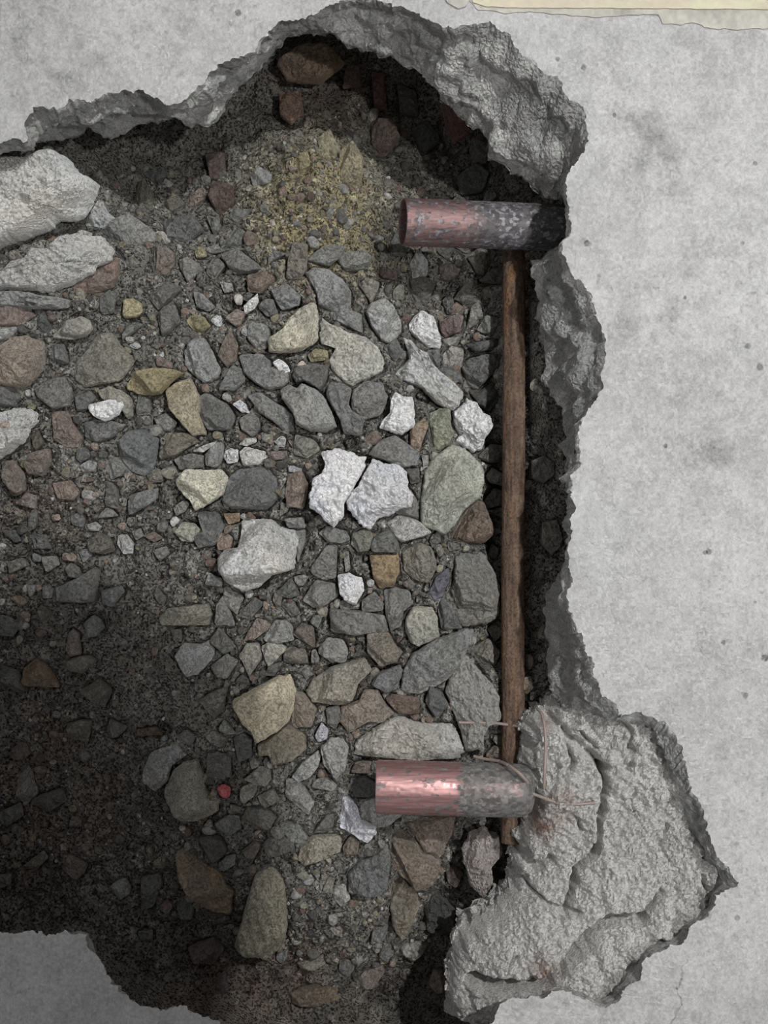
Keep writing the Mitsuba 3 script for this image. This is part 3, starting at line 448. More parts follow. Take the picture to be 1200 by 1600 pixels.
 ('M', [(900,600),(960,540),(1020,600),(1000,680),(900,700)], 96, 's'),
 ('M', [(420,740),(490,710),(510,780),(470,840),(420,800)], 96, 's'),
 ('M', [(680,500),(760,420),(880,530),(850,680),(700,660)], 78, 'c'),
 ('P', [(430,98),(460,75),(520,75),(540,98),(500,130),(450,125)], (122,96,76), 's', ('brown block under the upper slab lip, above the yellow mound', 'the brown block under the slab'), 1.2, .03),
 ('P', [(435,145),(470,140),(475,175),(455,195),(437,180)], (122,92,74), 's', None, 1, .02),
 ('P', [(530,235),(550,218),(568,245),(565,290),(545,310),(530,280)], (142,130,100), 's', ('upright buff stone at the top right of the yellow mound', 'the buff stone on the mound'), 1.2, .004),
 ('P', [(495,215),(515,200),(530,230),(520,260),(500,245)], (136,128,98), 's'),
 ('P', [(390,275),(405,260),(428,275),(425,290),(395,292)], 124, 's', None, 1.2),
 ('P', [(580,110),(600,115),(605,170),(585,175)], (120,80,72), 's'),
 ('P', [(540,105),(560,100),(565,135),(535,138)], (106,82,76), 's', None, 1, .01),
 ('P', [(580,190),(610,180),(625,215),(600,250),(578,230)], (106,82,74), 's'),
 ('P', [(712,275),(745,255),(765,270),(755,300),(720,305)], 100, 's'),
 ('P', [(690,160),(730,165),(735,210),(710,225),(695,195)], (112,70,64), 's', None, 1, .03),
 ('P', [(640,200),(670,190),(690,220),(660,245)], 84, 's'),
 ('P', [(320,240),(350,235),(355,275),(330,290)], (84,66,60), 's'),
 ('P', [(620,130),(650,140),(655,180),(625,180)], 84, 's'),
 ('P', [(735,215),(765,225),(760,255),(738,250)], 88, 's', None, 1, .015),
 ('P', [(330,280),(365,290),(370,325),(345,345),(325,310)], (84,66,60), 's'),
 ('P', [(255,345),(300,335),(320,360),(290,380),(258,372)], 96, 's'),
 ('P', [(455,250),(480,235),(490,262),(468,280)], (140,126,84), 's'),
 ('P', [(830,720),(850,712),(866,722),(868,742),(850,755),(832,748)], (100,92,88), 's'),
 ('P', [(848,815),(872,812),(880,850),(862,868),(846,850)], (104,102,94), 's'),
 ('P', [(820,1025),(832,1022),(836,1042),(824,1048)], (124,108,92), 'p'),
 ('P', [(812,1060),(830,1056),(834,1075),(822,1086),(812,1076)], (118,104,88), 's'),
 ('P', [(846,438),(862,425),(874,450),(862,468),(848,462)], (104,103,100), 's', None, 1, .004),
 ('P', [(838,405),(858,408),(866,424),(848,432),(836,420)], (98,97,94), 's', None, 1, .008),
]

def resample(pts, n):
    q = np.vstack([pts, pts[:1]]); s = np.concatenate([[0], np.cumsum(np.hypot(*np.diff(q, axis=0).T))])
    t = np.linspace(0, s[-1], n, endpoint=False)
    return np.stack([np.interp(t, s, q[:, i]) for i in (0, 1)], 1)

def chaikin(p, k=.18):
    nx = np.roll(p, -1, 0)
    return np.stack([p * (1 - k) + nx * k, p * k + nx * (1 - k)], 1).reshape(-1, 2)

def rock(poly, base, rise, color, seed, kind):
    """a stone from its plan outline (metres): faceted top, buried belly; returns mesh arrays and colours"""
    r = np.random.default_rng(seed)
    per = np.sum(np.hypot(*(np.roll(poly, -1, 0) - poly).T))
    n = int(np.clip(per / 0.0011, 26, 130))
    bd = resample(chaikin(poly, .07 if kind != 'p' else .2), n)
    c = np.array(Polygon(poly).centroid.coords[0])
    R = np.sqrt(Polygon(poly).area / math.pi)
    b3 = np.column_stack([bd, np.full(n, seed * .37)])
    jag = .11 if kind == 'c' else .075
    rad = bd - c
    bd = c + rad * (1 + jag * 2 * fb(b3, 5 / R * .5, 3, seed)[:, None] + (jag * .8 * fb(b3, 700, 2, seed + 1)[:, None]))
    nr = int(np.clip(R / 0.0011, 5, 34))
    # facets: one tilted main face and three to five flats that cut its sides
    nf = int(r.integers(3, 6))
    phi = r.uniform(0, 2 * math.pi) + np.arange(nf) * 2 * math.pi / nf + r.uniform(-.5, .5, nf)
    dirs = np.stack([np.cos(phi), np.sin(phi)], 1)
    sup = np.max((bd - c) @ dirs.T, axis=0)
    if kind != 'p':
        start, steep = r.uniform(.15, .85, nf), r.uniform(.7, 2.6, nf)
    else:
        start, steep = r.uniform(.2, .6, nf), r.uniform(.8, 1.6, nf)
    tilt = r.normal(0, .26, 2)
    tt = np.concatenate([np.linspace(0, .82, nr + 1)[1:-1], np.linspace(.82, 1, max(5, nr // 3))])
    Vs, is_top = [np.array([[c[0], c[1], 0.0]])], [np.zeros(1)]
    for t in tt:
        Vs.append(np.column_stack([c + (bd - c) * t, np.zeros(n)])); is_top.append(np.full(n, t))
    tops = np.vstack(Vs); tv = np.concatenate(is_top)
    q = (tops[:, :2] - c)
    H = 1 + (q / R) @ tilt
    for d, s_, st, s0 in zip(dirs, sup, steep, start):
        H = np.minimum(H, 1.08 - st * np.maximum(0, (q @ d) / s_ - s0) / (1 - s0 * .6) + .04 * r.normal() )
    H = np.clip(H, .22, 1.6)
    edge = np.sqrt(np.clip(1 - tv ** (26 if kind != 'p' else 4), 0, 1))
    z = rise * H * edge
    p3 = np.column_stack([tops[:, :2], z + seed * .0113])
    amp = {'s': 1.0, 'c': 2.1, 'p': .6}[kind]
    inner = np.minimum(1, (1 - tv) * 5)
    if kind == 's':      # chipped steps
        g_ = meshkit.fbm(p3 * 75, 2, seed + 14) * 6
        z = z + rise * .07 * (np.floor(g_) + np.clip((g_ - np.floor(g_)) * 5, 0, 1) - g_) * inner
    z = z + amp * (0.0050 * fb(p3, 150, 3, seed + 2) * min(1, R / .014) + 0.0032 * fb(p3, 380, 2, seed + 3)) * inner
    if kind == 'c':
        z = z + (.0050 * np.abs(fb(p3, 120, 3, seed + 4)) - .0008 - .0042 * np.abs(fb(p3, 330, 2, seed + 15)) + .0010 + .0018 * fb(p3, 700, 2, seed + 5)) * inner
    if kind == 's':      # a few shallow bedding ridges
        g = (q @ np.array([math.cos(phi[0]), math.sin(phi[0])]))
        z = z + .0007 * np.sin(g * 900 + 9 * fb(p3, 120, 2, seed + 6)) * inner * (r.random() < .35)
    tops[:, 2] = base + np.maximum(z, 0)
    # belly
    bt = [.93, .75, .45, .15]
    depth = rise * .9 + .004
    bel = [np.column_stack([c + (bd - c) * t, np.full(n, base - depth * (1 - t ** 2) ** .6)]) for t in bt]
    Vall = np.vstack([tops] + bel + [np.array([[c[0], c[1], base - depth]])])
    nl = len(tt) + len(bt)
    ii = 1 + np.arange(nl * n).reshape(nl, n)
    j2 = np.roll(ii, -1, 1)
    F = [np.stack([np.zeros(n, int), ii[0], j2[0]], 1)]
    F.append(np.stack([ii[:-1], ii[1:], j2[1:]], -1).reshape(-1, 3)); F.append(np.stack([ii[:-1], j2[1:], j2[:-1]], -1).reshape(-1, 3))
    last = len(Vall) - 1
    F.append(np.stack([np.full(n, last), j2[-1], ii[-1]], 1))
    F = np.vstack(F)
    # colour: mottled, one or two veins, dust in the hollows
    pc = Vall + [0, 0, seed * .21]
    km = .3 if kind == 'c' else .55
    mot = 1 + km * fb(pc, 60, 4, seed + 7) + km * fb(pc, 260, 3, seed + 8)
    color = np.asarray(color, float); color = color.mean() + (color - color.mean()) * .62
    colr = lin(color)[None] * np.clip(mot, .35, 1.9)[:, None]
    v = np.abs(fb(pc, 55, 2, seed + 9))
    vein = np.clip(1 - v / .018, 0, 1) * (.35 if kind == 's' else 0) * (r.random() < .5)
    colr = colr * (1 + .8 * vein[:, None])
    dust = np.clip(fb(pc, 45, 3, seed + 10) * 5, 0, 1)[:, None] * (.35 if kind != 'c' else .1)
    colr = colr * (1 - dust) + lin((98, 97, 93)) * dust
    hue = fb(pc, 30, 2, seed + 12)[:, None] * np.array([[.10, 0, -.12]])
    return Vall, F, np.clip(colr * (1 + hue) * 1.68, .01, .9)

built = []       # (key, name, px centre, px outline, hand label, colour, kind)
OUTL = []
for i, row in enumerate(STONES):
    tile, pts, color, kind = row[:4]
    lab = row[4] if len(row) > 4 else None
    hf = row[5] if len(row) > 5 else 1.0
    dz = row[6] if len(row) > 6 else 0.0
    ox, oy, k = TILE[tile]
    P = np.array(pts, float) * k + [ox, oy]
    cu, cv = Polygon(P).centroid.coords[0]
    x, y, z = at(cu, cv)
    z += dz
    poly0 = wp(P[:, 0], P[:, 1], z)
    R = math.sqrt(abs(Polygon(poly0).area) / math.pi)
    rise = float(np.clip(.62 * R, .0018, .016)) * hf
    base = z + rise * .12
    poly = wp(P[:, 0], P[:, 1], base + rise * .2)
    if Polygon(poly).exterior.is_ccw is False: poly = poly[::-1]
    col3 = (color, color, color * .98) if np.isscalar(color) else color
    built.append(dict(i=i, P=P, c=(cu, cv), lab=lab, col=col3, kind=kind, poly=poly, base=base, rise=rise, R=R))

# further stones of the rubble, smaller and less telling, fitted between the ones read from the photo
fr = np.random.default_rng(41)
pm = np.zeros((1700, 1000), bool)                     # what is taken, in photo pixels
PV, PU = np.mgrid[0:1700, 0:1000]
for s in built:
    x0, y0 = np.floor(s['P'].min(0)).astype(int); x1, y1 = np.ceil(s['P'].max(0)).astype(int)
    x0, y0, x1, y1 = max(0, x0), max(0, y0), min(1000, x1), min(1700, y1)
    if x1 > x0 and y1 > y0: pm[y0:y1, x0:x1] |= shapely.contains_xy(Polygon(s['P']).buffer(0), PU[y0:y1, x0:x1].ravel(), PV[y0:y1, x0:x1].ravel()).reshape(y1 - y0, x1 - x0)
FILLC = [(112, 111, 106), (100, 99, 94), (122, 121, 116), (108, 102, 92), (116, 102, 94), (94, 93, 90), (130, 127, 118), (106, 106, 100)]
def density(u, v):
    if v < 300 or u > 775: return .0
    if v < 400: return .25 if u < 380 or u > 620 else .0
    if u < 320 and v > 930: return .012
    if u < 330 and 800 < v <= 930: return .06
    if v > 1330: return .05
    if u > 330 and v < 1330: return .35
    return .12
n_f = 0
for rad_ in [23, 20, 17, 15, 13, 11, 9.5, 8.5]:
    dmap = ndimage.distance_transform_edt(~pm)
    for _ in range(2600 if rad_ > 12 else 1500):
        u, v = int(fr.uniform(2, 775)), int(fr.uniform(300, 1560))
        if pm[v, u] or dmap[v, u] < .80 * rad_ or fr.random() > density(u, v): continue
        if not hole.contains(Point(*wp(u, v, -.08))) or (585 < u < 835 and 1180 < v < 1285) or (u > 690 and v > 1390): continue
        k = int(fr.integers(4, 7)); th = np.sort(fr.uniform(0, 6.283, k)) * .5 + np.arange(k) * math.pi / k
        rr = rad_ * fr.uniform(.78, 1.25, k); ax, el = fr.uniform(0, math.pi), fr.uniform(1, 1.5)
        q = np.stack([np.cos(th) * rr * el, np.sin(th) * rr / el ** .6], 1)
        q = q @ np.array([[math.cos(ax), math.sin(ax)], [-math.sin(ax), math.cos(ax)]]) + [u, v]
        if not Polygon(q).is_valid: continue
        x0, y0 = np.floor(q.min(0)).astype(int); x1, y1 = np.ceil(q.max(0)).astype(int)
        x0, y0, x1, y1 = max(0, x0), max(0, y0), min(1000, x1), min(1700, y1)
        ins = shapely.contains_xy(Polygon(q), PU[y0:y1, x0:x1].ravel(), PV[y0:y1, x0:x1].ravel()).reshape(y1 - y0, x1 - x0)
        if (ins & pm[y0:y1, x0:x1]).sum() > .14 * ins.sum(): continue
        pm[y0:y1, x0:x1] |= ins
        dmap[y0:y1, x0:x1][ins] = 0
        x, y, z = at(u, v)
        poly0 = wp(q[:, 0], q[:, 1], z); R = math.sqrt(Polygon(poly0).area / math.pi); rise = float(np.clip(.7 * R, .0018, .012)) * fr.uniform(.7, 1.3)
        base = z + rise * fr.uniform(-.35, .3)
        poly = wp(q[:, 0], q[:, 1], base + rise * .2)
        if not Polygon(poly).exterior.is_ccw: poly = poly[::-1]
        cc = np.array(FILLC[int(fr.integers(0, 8))]) * fr.uniform(.86, 1.16)
        built.append(dict(i=400 + n_f, P=q, c=(u, v), lab=None, col=tuple(float(w_) for w_ in cc), kind='s' if fr.random() < .8 else 'c', poly=poly, base=base, rise=rise, R=R)); n_f += 1
print('filler stones', n_f)

# ------------------------------------------------------------------ soil mesh
GX, GY = np.meshgrid(gx, gy)
Z = ground(GX, GY)
holemask = shapely.contains_xy(hole, GX.ravel(), GY.ravel()).reshape(GX.shape)
dout = ndimage.distance_transform_edt(~holemask) * SP
U = 600 + GX / (PX * (CAM_H - Z) / CAM_H); W = 800 - GY / (PX * (CAM_H - Z) / CAM_H)
def blob(u, v, ru, rv): return np.exp(-(((U - u) / ru) ** 2 + ((W - v) / rv) ** 2))
yellow = np.clip(blob(500, 330, 95, 95) * 1.5, 0, 1)
red = np.clip(blob(60, 790, 90, 60) * .8 + blob(90, 1250, 150, 220) * .8 + blob(380, 1520, 200, 80) * .9 + blob(560, 1480, 130, 90) * .7 + blob(520, 120, 160, 70) * .9 + blob(640, 1060, 50, 40) + blob(480, 420, 60, 30) * .7, 0, 1)
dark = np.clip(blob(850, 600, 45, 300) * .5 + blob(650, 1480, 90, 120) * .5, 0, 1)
fine = np.clip(blob(200, 1080, 190, 170) + blob(130, 880, 160, 80) * .5 + blob(80, 1300, 160, 200), 0, 1)
lumpy = np.clip(1 - fine, .15, 1)
xy3 = np.stack([GX, GY, np.zeros_like(GX)], -1)
Z = Z + .014 * fb(xy3, 28, 3, 41) * lumpy + .0085 * fb(xy3, 90, 3, 42) + .0022 * fb(xy3, 330, 2, 43)
Z += yellow * (.012 * np.abs(fb(xy3, 60, 3, 44)) + .006 * fb(xy3, 200, 3, 45))
base_c = lin((99, 98, 94))[None, None] * np.ones(GX.shape + (1,))
var = 1 + .8 * fb(xy3, 45, 4, 51) + .7 * fb(xy3, 210, 3, 52)
Csoil = base_c * np.clip(var, .4, 1.9)[..., None]
def tint(Cs, wgt, color): return Cs * (1 - wgt[..., None]) + lin(color) * np.clip(var, .5, 1.7)[..., None] * wgt[..., None]
Csoil = tint(Csoil, np.clip(red * (.35 + 1.6 * fb(xy3, 30, 3, 53)), 0, 1), (98, 80, 73))
Csoil = tint(Csoil, yellow * np.clip(.8 + 1.2 * fb(xy3, 40, 3, 54), .1, .9), (132, 124, 98))
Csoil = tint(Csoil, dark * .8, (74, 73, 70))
# crumbs: small angular lumps pressed into the relief, each with a tone of its own
N = 26000
cx = rng.uniform(gx[0], gx[-1], N); cy = rng.uniform(gy[0], gy[-1], N)
cr = .0011 * (1 - rng.random(N)) ** (-.42); cr = np.clip(cr, .0011, .0065)
order = np.argsort(cr)[::-1]
add = np.zeros_like(Z); tone = np.ones_like(Z)
for i in order:
    j0, i0 = (cx[i] - gx[0]) / SP, (cy[i] - gy[0]) / SP
    k = int(cr[i] / SP) + 2
    a0, a1, b0, b1 = max(0, int(i0) - k), min(Z.shape[0], int(i0) + k + 1), max(0, int(j0) - k), min(Z.shape[1], int(j0) + k + 1)
    if a1 - a0 < 2 or b1 - b0 < 2 or not holemask[int(min(max(i0, 0), Z.shape[0] - 1)), int(min(max(j0, 0), Z.shape[1] - 1))] and rng.random() < .6: continue
    f_ = fine[a0, b0]
    if cr[i] > .003 and f_ > .5 and rng.random() < .8: continue
    dx, dy = (GX[a0:a1, b0:b1] - cx[i]) / cr[i], (GY[a0:a1, b0:b1] - cy[i]) / cr[i]
    th = rng.uniform(0, 6.28, 5); st = rng.uniform(.8, 1.8, 5)
    el = rng.uniform(.7, 1.3); ct, sn = math.cos(th[0]), math.sin(th[0])
    ex, ey = (dx * ct + dy * sn) * el, (-dx * sn + dy * ct) / el
    h = np.minimum(.75, 1 - (ex ** 2 + ey ** 2))
    for t_, s_ in zip(th[1:], st[1:]):
        h = np.minimum(h, 1.0 - s_ * (dx * math.cos(t_) + dy * math.sin(t_)) * .9)
    h = np.clip(h, 0, None) * cr[i] * .85
    sub = add[a0:a1, b0:b1]
    up = h > sub
    sub[up] = h[up]
    tt_ = rng.uniform(.7, 1.4)
    tone[a0:a1, b0:b1][up] = tt_
Z += add
Csoil *= (tone * (1 + .25 * (add > 0)))[..., None]
# dark gaps between the stones, and soil kept under them
smask = np.zeros(Z.shape, bool)
for s in built:
    x0, y0 = s['poly'].min(0); x1, y1 = s['poly'].max(0)
    b0, b1 = np.searchsorted(gx, [x0, x1]); a0, a1 = np.searchsorted(gy, [y0, y1])
    if b1 <= b0 or a1 <= a0: continue
    inside = shapely.contains_xy(Polygon(s['poly']).buffer(-.0012), GX[a0:a1, b0:b1].ravel(), GY[a0:a1, b0:b1].ravel()).reshape(a1 - a0, b1 - b0)
    zz = Z[a0:a1, b0:b1]
    zz[inside] = np.minimum(zz[inside], s['base'] - .0012)
    smask[a0:a1, b0:b1] |= inside
dist = ndimage.distance_transform_edt(~smask) * SP
crev = np.clip(blob(560, 760, 330, 420) + .35, .35, 1)
Z -= np.where(smask, 0, crev * .008 * np.exp(-(dist / .0028) ** 2))
# the rod lies free of the soil
rodx = np.interp(-GY, [-.21, .25], [float(wp(803, 345, -.1)[0]), float(wp(801, 1335, -.085)[0])])
nearrod = (np.abs(GX - rodx - .001) < .0105) & (GY > -.24) & (GY < .23)
Z[nearrod] = np.minimum(Z[nearrod], -.092 - .004 * rng.random(nearrod.sum()))
# under the slab the soil climbs to the concrete
w = np.clip((dout - .045) / .03, 0, 1); w = w * w * (3 - 2 * w)
Z = Z * (1 - w) + w * (-.074)
n0, n1 = Z.shape
vid = np.arange(n0 * n1).reshape(n0, n1)
keep = dout < .085
cell = keep[:-1, :-1] & keep[1:, 1:]
q4 = np.stack([vid[:-1, :-1], vid[:-1, 1:], vid[1:, 1:], vid[1:, :-1]], -1)[cell]
used, inv = np.unique(q4.ravel(), return_inverse=True)
SV = np.column_stack([GX.ravel(), GY.ravel(), Z.ravel()])[used]
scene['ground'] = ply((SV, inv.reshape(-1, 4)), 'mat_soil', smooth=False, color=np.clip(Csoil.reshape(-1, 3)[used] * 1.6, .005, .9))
tag('ground', 'dark gritty soil and rubble fines at the bottom of the hole', kind='structure')
zfin = RegularGridInterpolator((gy, gx), Z, bounds_error=False, fill_value=-.1)

# ------------------------------------------------------------------ mortar bed at the lower right, lower than the floor
LEDGE = [(868, 1100), (900, 1095), (940, 1105), (985, 1112), (1012, 1120), (1035, 1150), (1060, 1230), (1085, 1290), (1120, 1340), (1140, 1372), (1125, 1410), (1080, 1455), (1040, 1480), (1015, 1500), (985, 1540),
         (950, 1572), (900, 1570), (860, 1570), (800, 1580), (785, 1600), (770, 1640), (700, 1640), (702, 1590), (704, 1560), (712, 1520), (722, 1490), (745, 1468), (772, 1448), (792, 1430), (806, 1408), (812, 1390),
         (808, 1372), (815, 1350), (806, 1330), (822, 1310), (832, 1290), (836, 1262), (826, 1240), (818, 1205), (826, 1175), (820, 1150), (838, 1128), (856, 1118)]
LC = np.array([(1000, 1140, -.024), (1045, 1230, -.028), (1080, 1300, -.027), (1120, 1370, -.013), (1060, 1450, -.02), (985, 1530, -.017), (900, 1560, -.021), (800, 1575, -.034), (950, 1250, -.031), (900, 1150, -.034), (868, 1200, -.036), (850, 1230, -.033), (850, 1300, -.042),
               (815, 1400, -.055), (900, 1400, -.036), (990, 1400, -.026), (850, 1460, -.036), (770, 1480, -.05), (715, 1560, -.057), (720, 1630, -.06), (830, 1150, -.05), (960, 1130, -.026), (840, 1260, -.038), (950, 1480, -.024)])
lz = RBFInterpolator(wp(LC[:, 0], LC[:, 1], -.035) * 10, LC[:, 2], kernel='thin_plate_spline', smoothing=.0005)
lpoly = Polygon(wp(*np.array(LEDGE, float).T, -.034))
SL = .00095
x0, y0, x1, y1 = lpoly.bounds
lx, ly = np.meshgrid(np.arange(x0, x1, SL), np.arange(y0, y1, SL))
wob = np.stack([fb2(lx, ly, 170, 3, 61), fb2(lx, ly, 170, 3, 62)], -1) * .007
inl = shapely.contains_xy(lpoly, (lx + wob[..., 0]).ravel(), (ly + wob[..., 1]).ravel()).reshape(lx.shape)
LZ = lz(np.column_stack([lx.ravel(), ly.ravel()]) * 10).reshape(lx.shape)
l3 = np.stack([lx, ly, np.zeros_like(lx)], -1)
LZ += .013 * fb(l3, 48, 3, 63) + .006 * fb(l3, 130, 3, 64)
GROOVE = [([(938, 1195), (945, 1215), (946, 1240), (938, 1275), (936, 1312), (928, 1340), (905, 1365), (895, 1400), (885, 1430)], 6, .012), ([(868, 1130), (895, 1155), (925, 1180), (944, 1200)], 11, .012), ([(965, 1118), (985, 1145), (980, 1170)], 4, .007),
          ([(1000, 1430), (960, 1436), (935, 1448), (905, 1478), (875, 1512), (850, 1535), (800, 1548), (740, 1552)], 13, .016), ([(815, 1350), (840, 1372), (868, 1356)], 10, .012), ([(1030, 1390), (1010, 1412), (1002, 1435)], 6, .010),
          ([(905, 1145), (930, 1165)], 4, .006), ([(985, 1165), (978, 1200)], 8, .007), ([(885, 1160), (896, 1190), (880, 1215)], 5, .007), ([(1092, 1360), (1098, 1390)], 5, .007), ([(790, 1402), (830, 1398), (860, 1420), (905, 1428)], 5, .008),
          ([(795, 1520), (808, 1504)], 3, .006), ([(1040, 1285), (1030, 1320), (1045, 1345)], 3, .004), ([(1115, 1350), (1100, 1400), (1075, 1440), (1030, 1475), (1005, 1495), (985, 1530), (960, 1550)], 4, .006), ([(910, 1300), (900, 1280)], 4, .005), ([(1005, 1300), (985, 1260), (990, 1230)], 2.5, .003)]
for pts, wd, dp in GROOVE:
    q = wp(*np.array(pts, float).T, -.032)
    dmin = np.full(lx.shape, 9.0)
    gxw, gyw = lx + .0035 * fb2(lx, ly, 180, 3, 67), ly + .0035 * fb2(lx, ly, 180, 3, 68)
    for A, B in zip(q[:-1], q[1:]):
        L2 = np.sum((B - A) ** 2); t = np.clip(((gxw - A[0]) * (B - A)[0] + (gyw - A[1]) * (B - A)[1]) / L2, 0, 1)
        dmin = np.minimum(dmin, np.hypot(gxw - A[0] - t * (B - A)[0], gyw - A[1] - t * (B - A)[1]))
    LZ -= 1.25 * dp * np.exp(-(dmin / (wd * PX * .70)) ** 2)
# granules
rl = np.random.default_rng(66); gadd = np.zeros_like(LZ)
for i in range(3600):
    a_, b_ = rl.integers(0, lx.shape[0]), rl.integers(0, lx.shape[1])
    if not inl[a_, b_]: continue
    r_ = float(np.clip(.0019 * (1 - rl.random()) ** -.42, .0019, .0075)); k = int(r_ / SL) + 2
    a0, a1, b0, b1 = max(0, a_ - k), a_ + k + 1, max(0, b_ - k), b_ + k + 1
    dx, dy = (lx[a0:a1, b0:b1] - lx[a_, b_]) / r_, (ly[a0:a1, b0:b1] - ly[a_, b_]) / r_
    t1, t2, t3 = rl.uniform(0, 6.28, 3)
    h = np.minimum(.7, 1 - dx ** 2 - dy ** 2)
    for t_ in (t1, t2, t3): h = np.minimum(h, .9 - 1.2 * (dx * math.cos(t_) + dy * math.sin(t_)))
    gadd[a0:a1, b0:b1] = np.maximum(gadd[a0:a1, b0:b1], np.clip(h, 0, None) * r_ * rl.uniform(.3, 1.25))
LZ += gadd + .0042 * fb(l3, 260, 2, 65) + .0034 * fb(l3, 560, 2, 66)
# rounded off towards the hole
side = shapely.LineString(wp(*np.array(LEDGE[20:] + LEDGE[:1], float).T, -.034))
dl = shapely.distance(side, shapely.points(lx, ly))
LZ -= .016 * np.exp(-(dl / .004) ** 2) + .008 * np.exp(-(dl / .010) ** 2)
LZ = np.minimum(LZ, -.006)
lv = np.arange(lx.size).reshape(lx.shape)
cell = inl[:-1, :-1] & inl[1:, 1:] & inl[1:, :-1] & inl[:-1, 1:]
lq = np.stack([lv[:-1, :-1], lv[:-1, 1:], lv[1:, 1:], lv[1:, :-1]], -1)[cell]
used, inv = np.unique(lq.ravel(), return_inverse=True); lq = inv.reshape(-1, 4)
LV = np.column_stack([lx.ravel(), ly.ravel(), LZ.ravel()])[used]
ed = np.concatenate([lq[:, [0, 1]], lq[:, [1, 2]], lq[:, [2, 3]], lq[:, [3, 0]]])
keyd = ed[:, 0].astype(np.int64) * 10 ** 7 + ed[:, 1]; rev = ed[:, 1].astype(np.int64) * 10 ** 7 + ed[:, 0]
bed = ed[~np.isin(keyd, rev)]
nv = len(LV); steps = 12
allV, allQ = [LV], [lq]
prev = np.arange(nv)
for s in range(1, steps + 1):
    low = LV.copy(); t = s / steps
    low[:, 2] = LV[:, 2] * (1 - t) + t * -.105
    low[:, :2] += np.stack([fb(low, 200, 3, 71), fb(low, 200, 3, 72)], 1) * .012 * min(1, 3 * t) + (np.array([.165, -.22]) - low[:, :2]) * .05 * t
    allV.append(low); cur = np.arange(nv) + nv * s
    allQ.append(np.stack([prev[bed[:, 1]], prev[bed[:, 0]], cur[bed[:, 0]], cur[bed[:, 1]]], 1)); prev = cur
LV2 = np.vstack(allV); LQ = np.vstack(allQ)
used, inv = np.unique(LQ.ravel(), return_inverse=True); LV2 = LV2[used]; LQ = inv.reshape(-1, 4)
lc = .40 * (1 + .22 * fb(LV2, 40, 4, 73) + .2 * fb(LV2, 190, 3, 74))
lc = np.repeat(lc[:, None], 3, 1) * [1, .99, .96]
rust = np.zeros(len(LV2))
for u, v, r in ((848, 1290, 30), (880, 1252, 25), (848, 1512, 22), (1015, 1490, 12), (860, 1135, 12)):
    p = wp(u, v, -.035); rust += np.exp(-np.sum((LV2[:, :2] - p) ** 2, 1) / (r * PX) ** 2)
rust = np.clip(rust, 0, 1)[:, None] * np.clip(.6 + 2 * fb(LV2, 120, 3, 75), 0, 1)[:, None]
lc = lc * (1 - rust) + np.array([.20, .12, .10]) * rust
scene['floor__mortar_bed'] = ply((LV2, LQ), 'mat_mortar', smooth=False, color=np.clip(lc * 1.42, .02, .9))
tag('floor__mortar_bed', 'crumbly cracked mortar bed laid bare below the floor surface')

# ------------------------------------------------------------------ stones into the scene
NAME = {'s': 'stone', 'c': 'concrete_chunk', 'p': 'pebble', 'r': 'brick_chip'}
n_stone, rest = sum(1 for s in built if s['kind'] == 's' and s['i'] < 400), []
for s in list(built):
    if s['i'] >= 400 and s['kind'] == 's':
        n_stone += 1
        if n_stone > 296: rest.append(s); built.remove(s)
for s in built:
    Vv, F, colr = rock(s['poly'], s['base'], s['rise'], s['col'], 100 + s['i'], 'p' if s['kind'] == 'r' else s['kind'])
    k = key_for(NAME[s['kind']])
    s['key'] = k
    scene[k] = ply((Vv, F), {'s': 'mat_smooth_rock', 'c': 'mat_mortar', 'p': 'mat_smooth_rock', 'r': 'mat_smooth_rock'}[s['kind']], smooth=False, color=colr)
print('stones', n_stone, 'rest', len(rest))
# labels: the landmarks by hand, the others by their look and the landmark they lie at
MARKS = [(s['lab'][1], s['c']) for s in built if s['lab']] + [('the open end of the upper copper pipe', (600, 347)), ('the open end of the lower copper pipe', (575, 1230)), ('the yellow earth mound', (500, 330))]
seen = set()
def look(s):
    r, g, b = s['col']; m_ = (r + g + b) / 3
    sat = (max(r, g, b) - min(r, g, b)) / m_
    if s['kind'] == 'r': cw = 'red'
    elif b > r + 4: cw = 'bluish ' + ('white' if m_ > 150 else 'grey')
    elif sat > .34: cw = 'ochre' if g > .82 * r else 'reddish brown'
    elif sat > .2: cw = 'olive brown' if g > .9 * r else 'brownish'
    elif sat > .12: cw = 'warm grey' if g < .965 * r else 'olive grey'
    else: cw = 'whitish' if m_ > 160 else 'pale grey' if m_ > 130 else 'grey' if m_ > 105 else 'dark grey'
    P = s['P']; q = P - P.mean(0); ev = np.sqrt(np.linalg.eigvalsh(q.T @ q / len(q)))
    area = Polygon(P).area
    sz = 'tiny' if area < 500 else 'small' if area < 1300 else 'medium' if area < 3500 else 'large'
    sh = 'elongated' if ev[1] > 2 * ev[0] else 'rounded' if len(P) >= 7 else 'angular'
    nm = {'s': 'stone', 'c': 'mortar lump', 'p': 'pebble', 'r': 'chip'}[s['kind']]
    return f'{sz} {cw} {sh} {nm}'
def where(c, p):
    dx, dy = c[0] - p[0], c[1] - p[1]
    if abs(dx) > 2.2 * abs(dy): return 'right of' if dx > 0 else 'left of'
    if abs(dy) > 2.2 * abs(dx): return 'below' if dy > 0 else 'above'
    return ('lower' if dy > 0 else 'upper') + (' right of' if dx > 0 else ' left of')
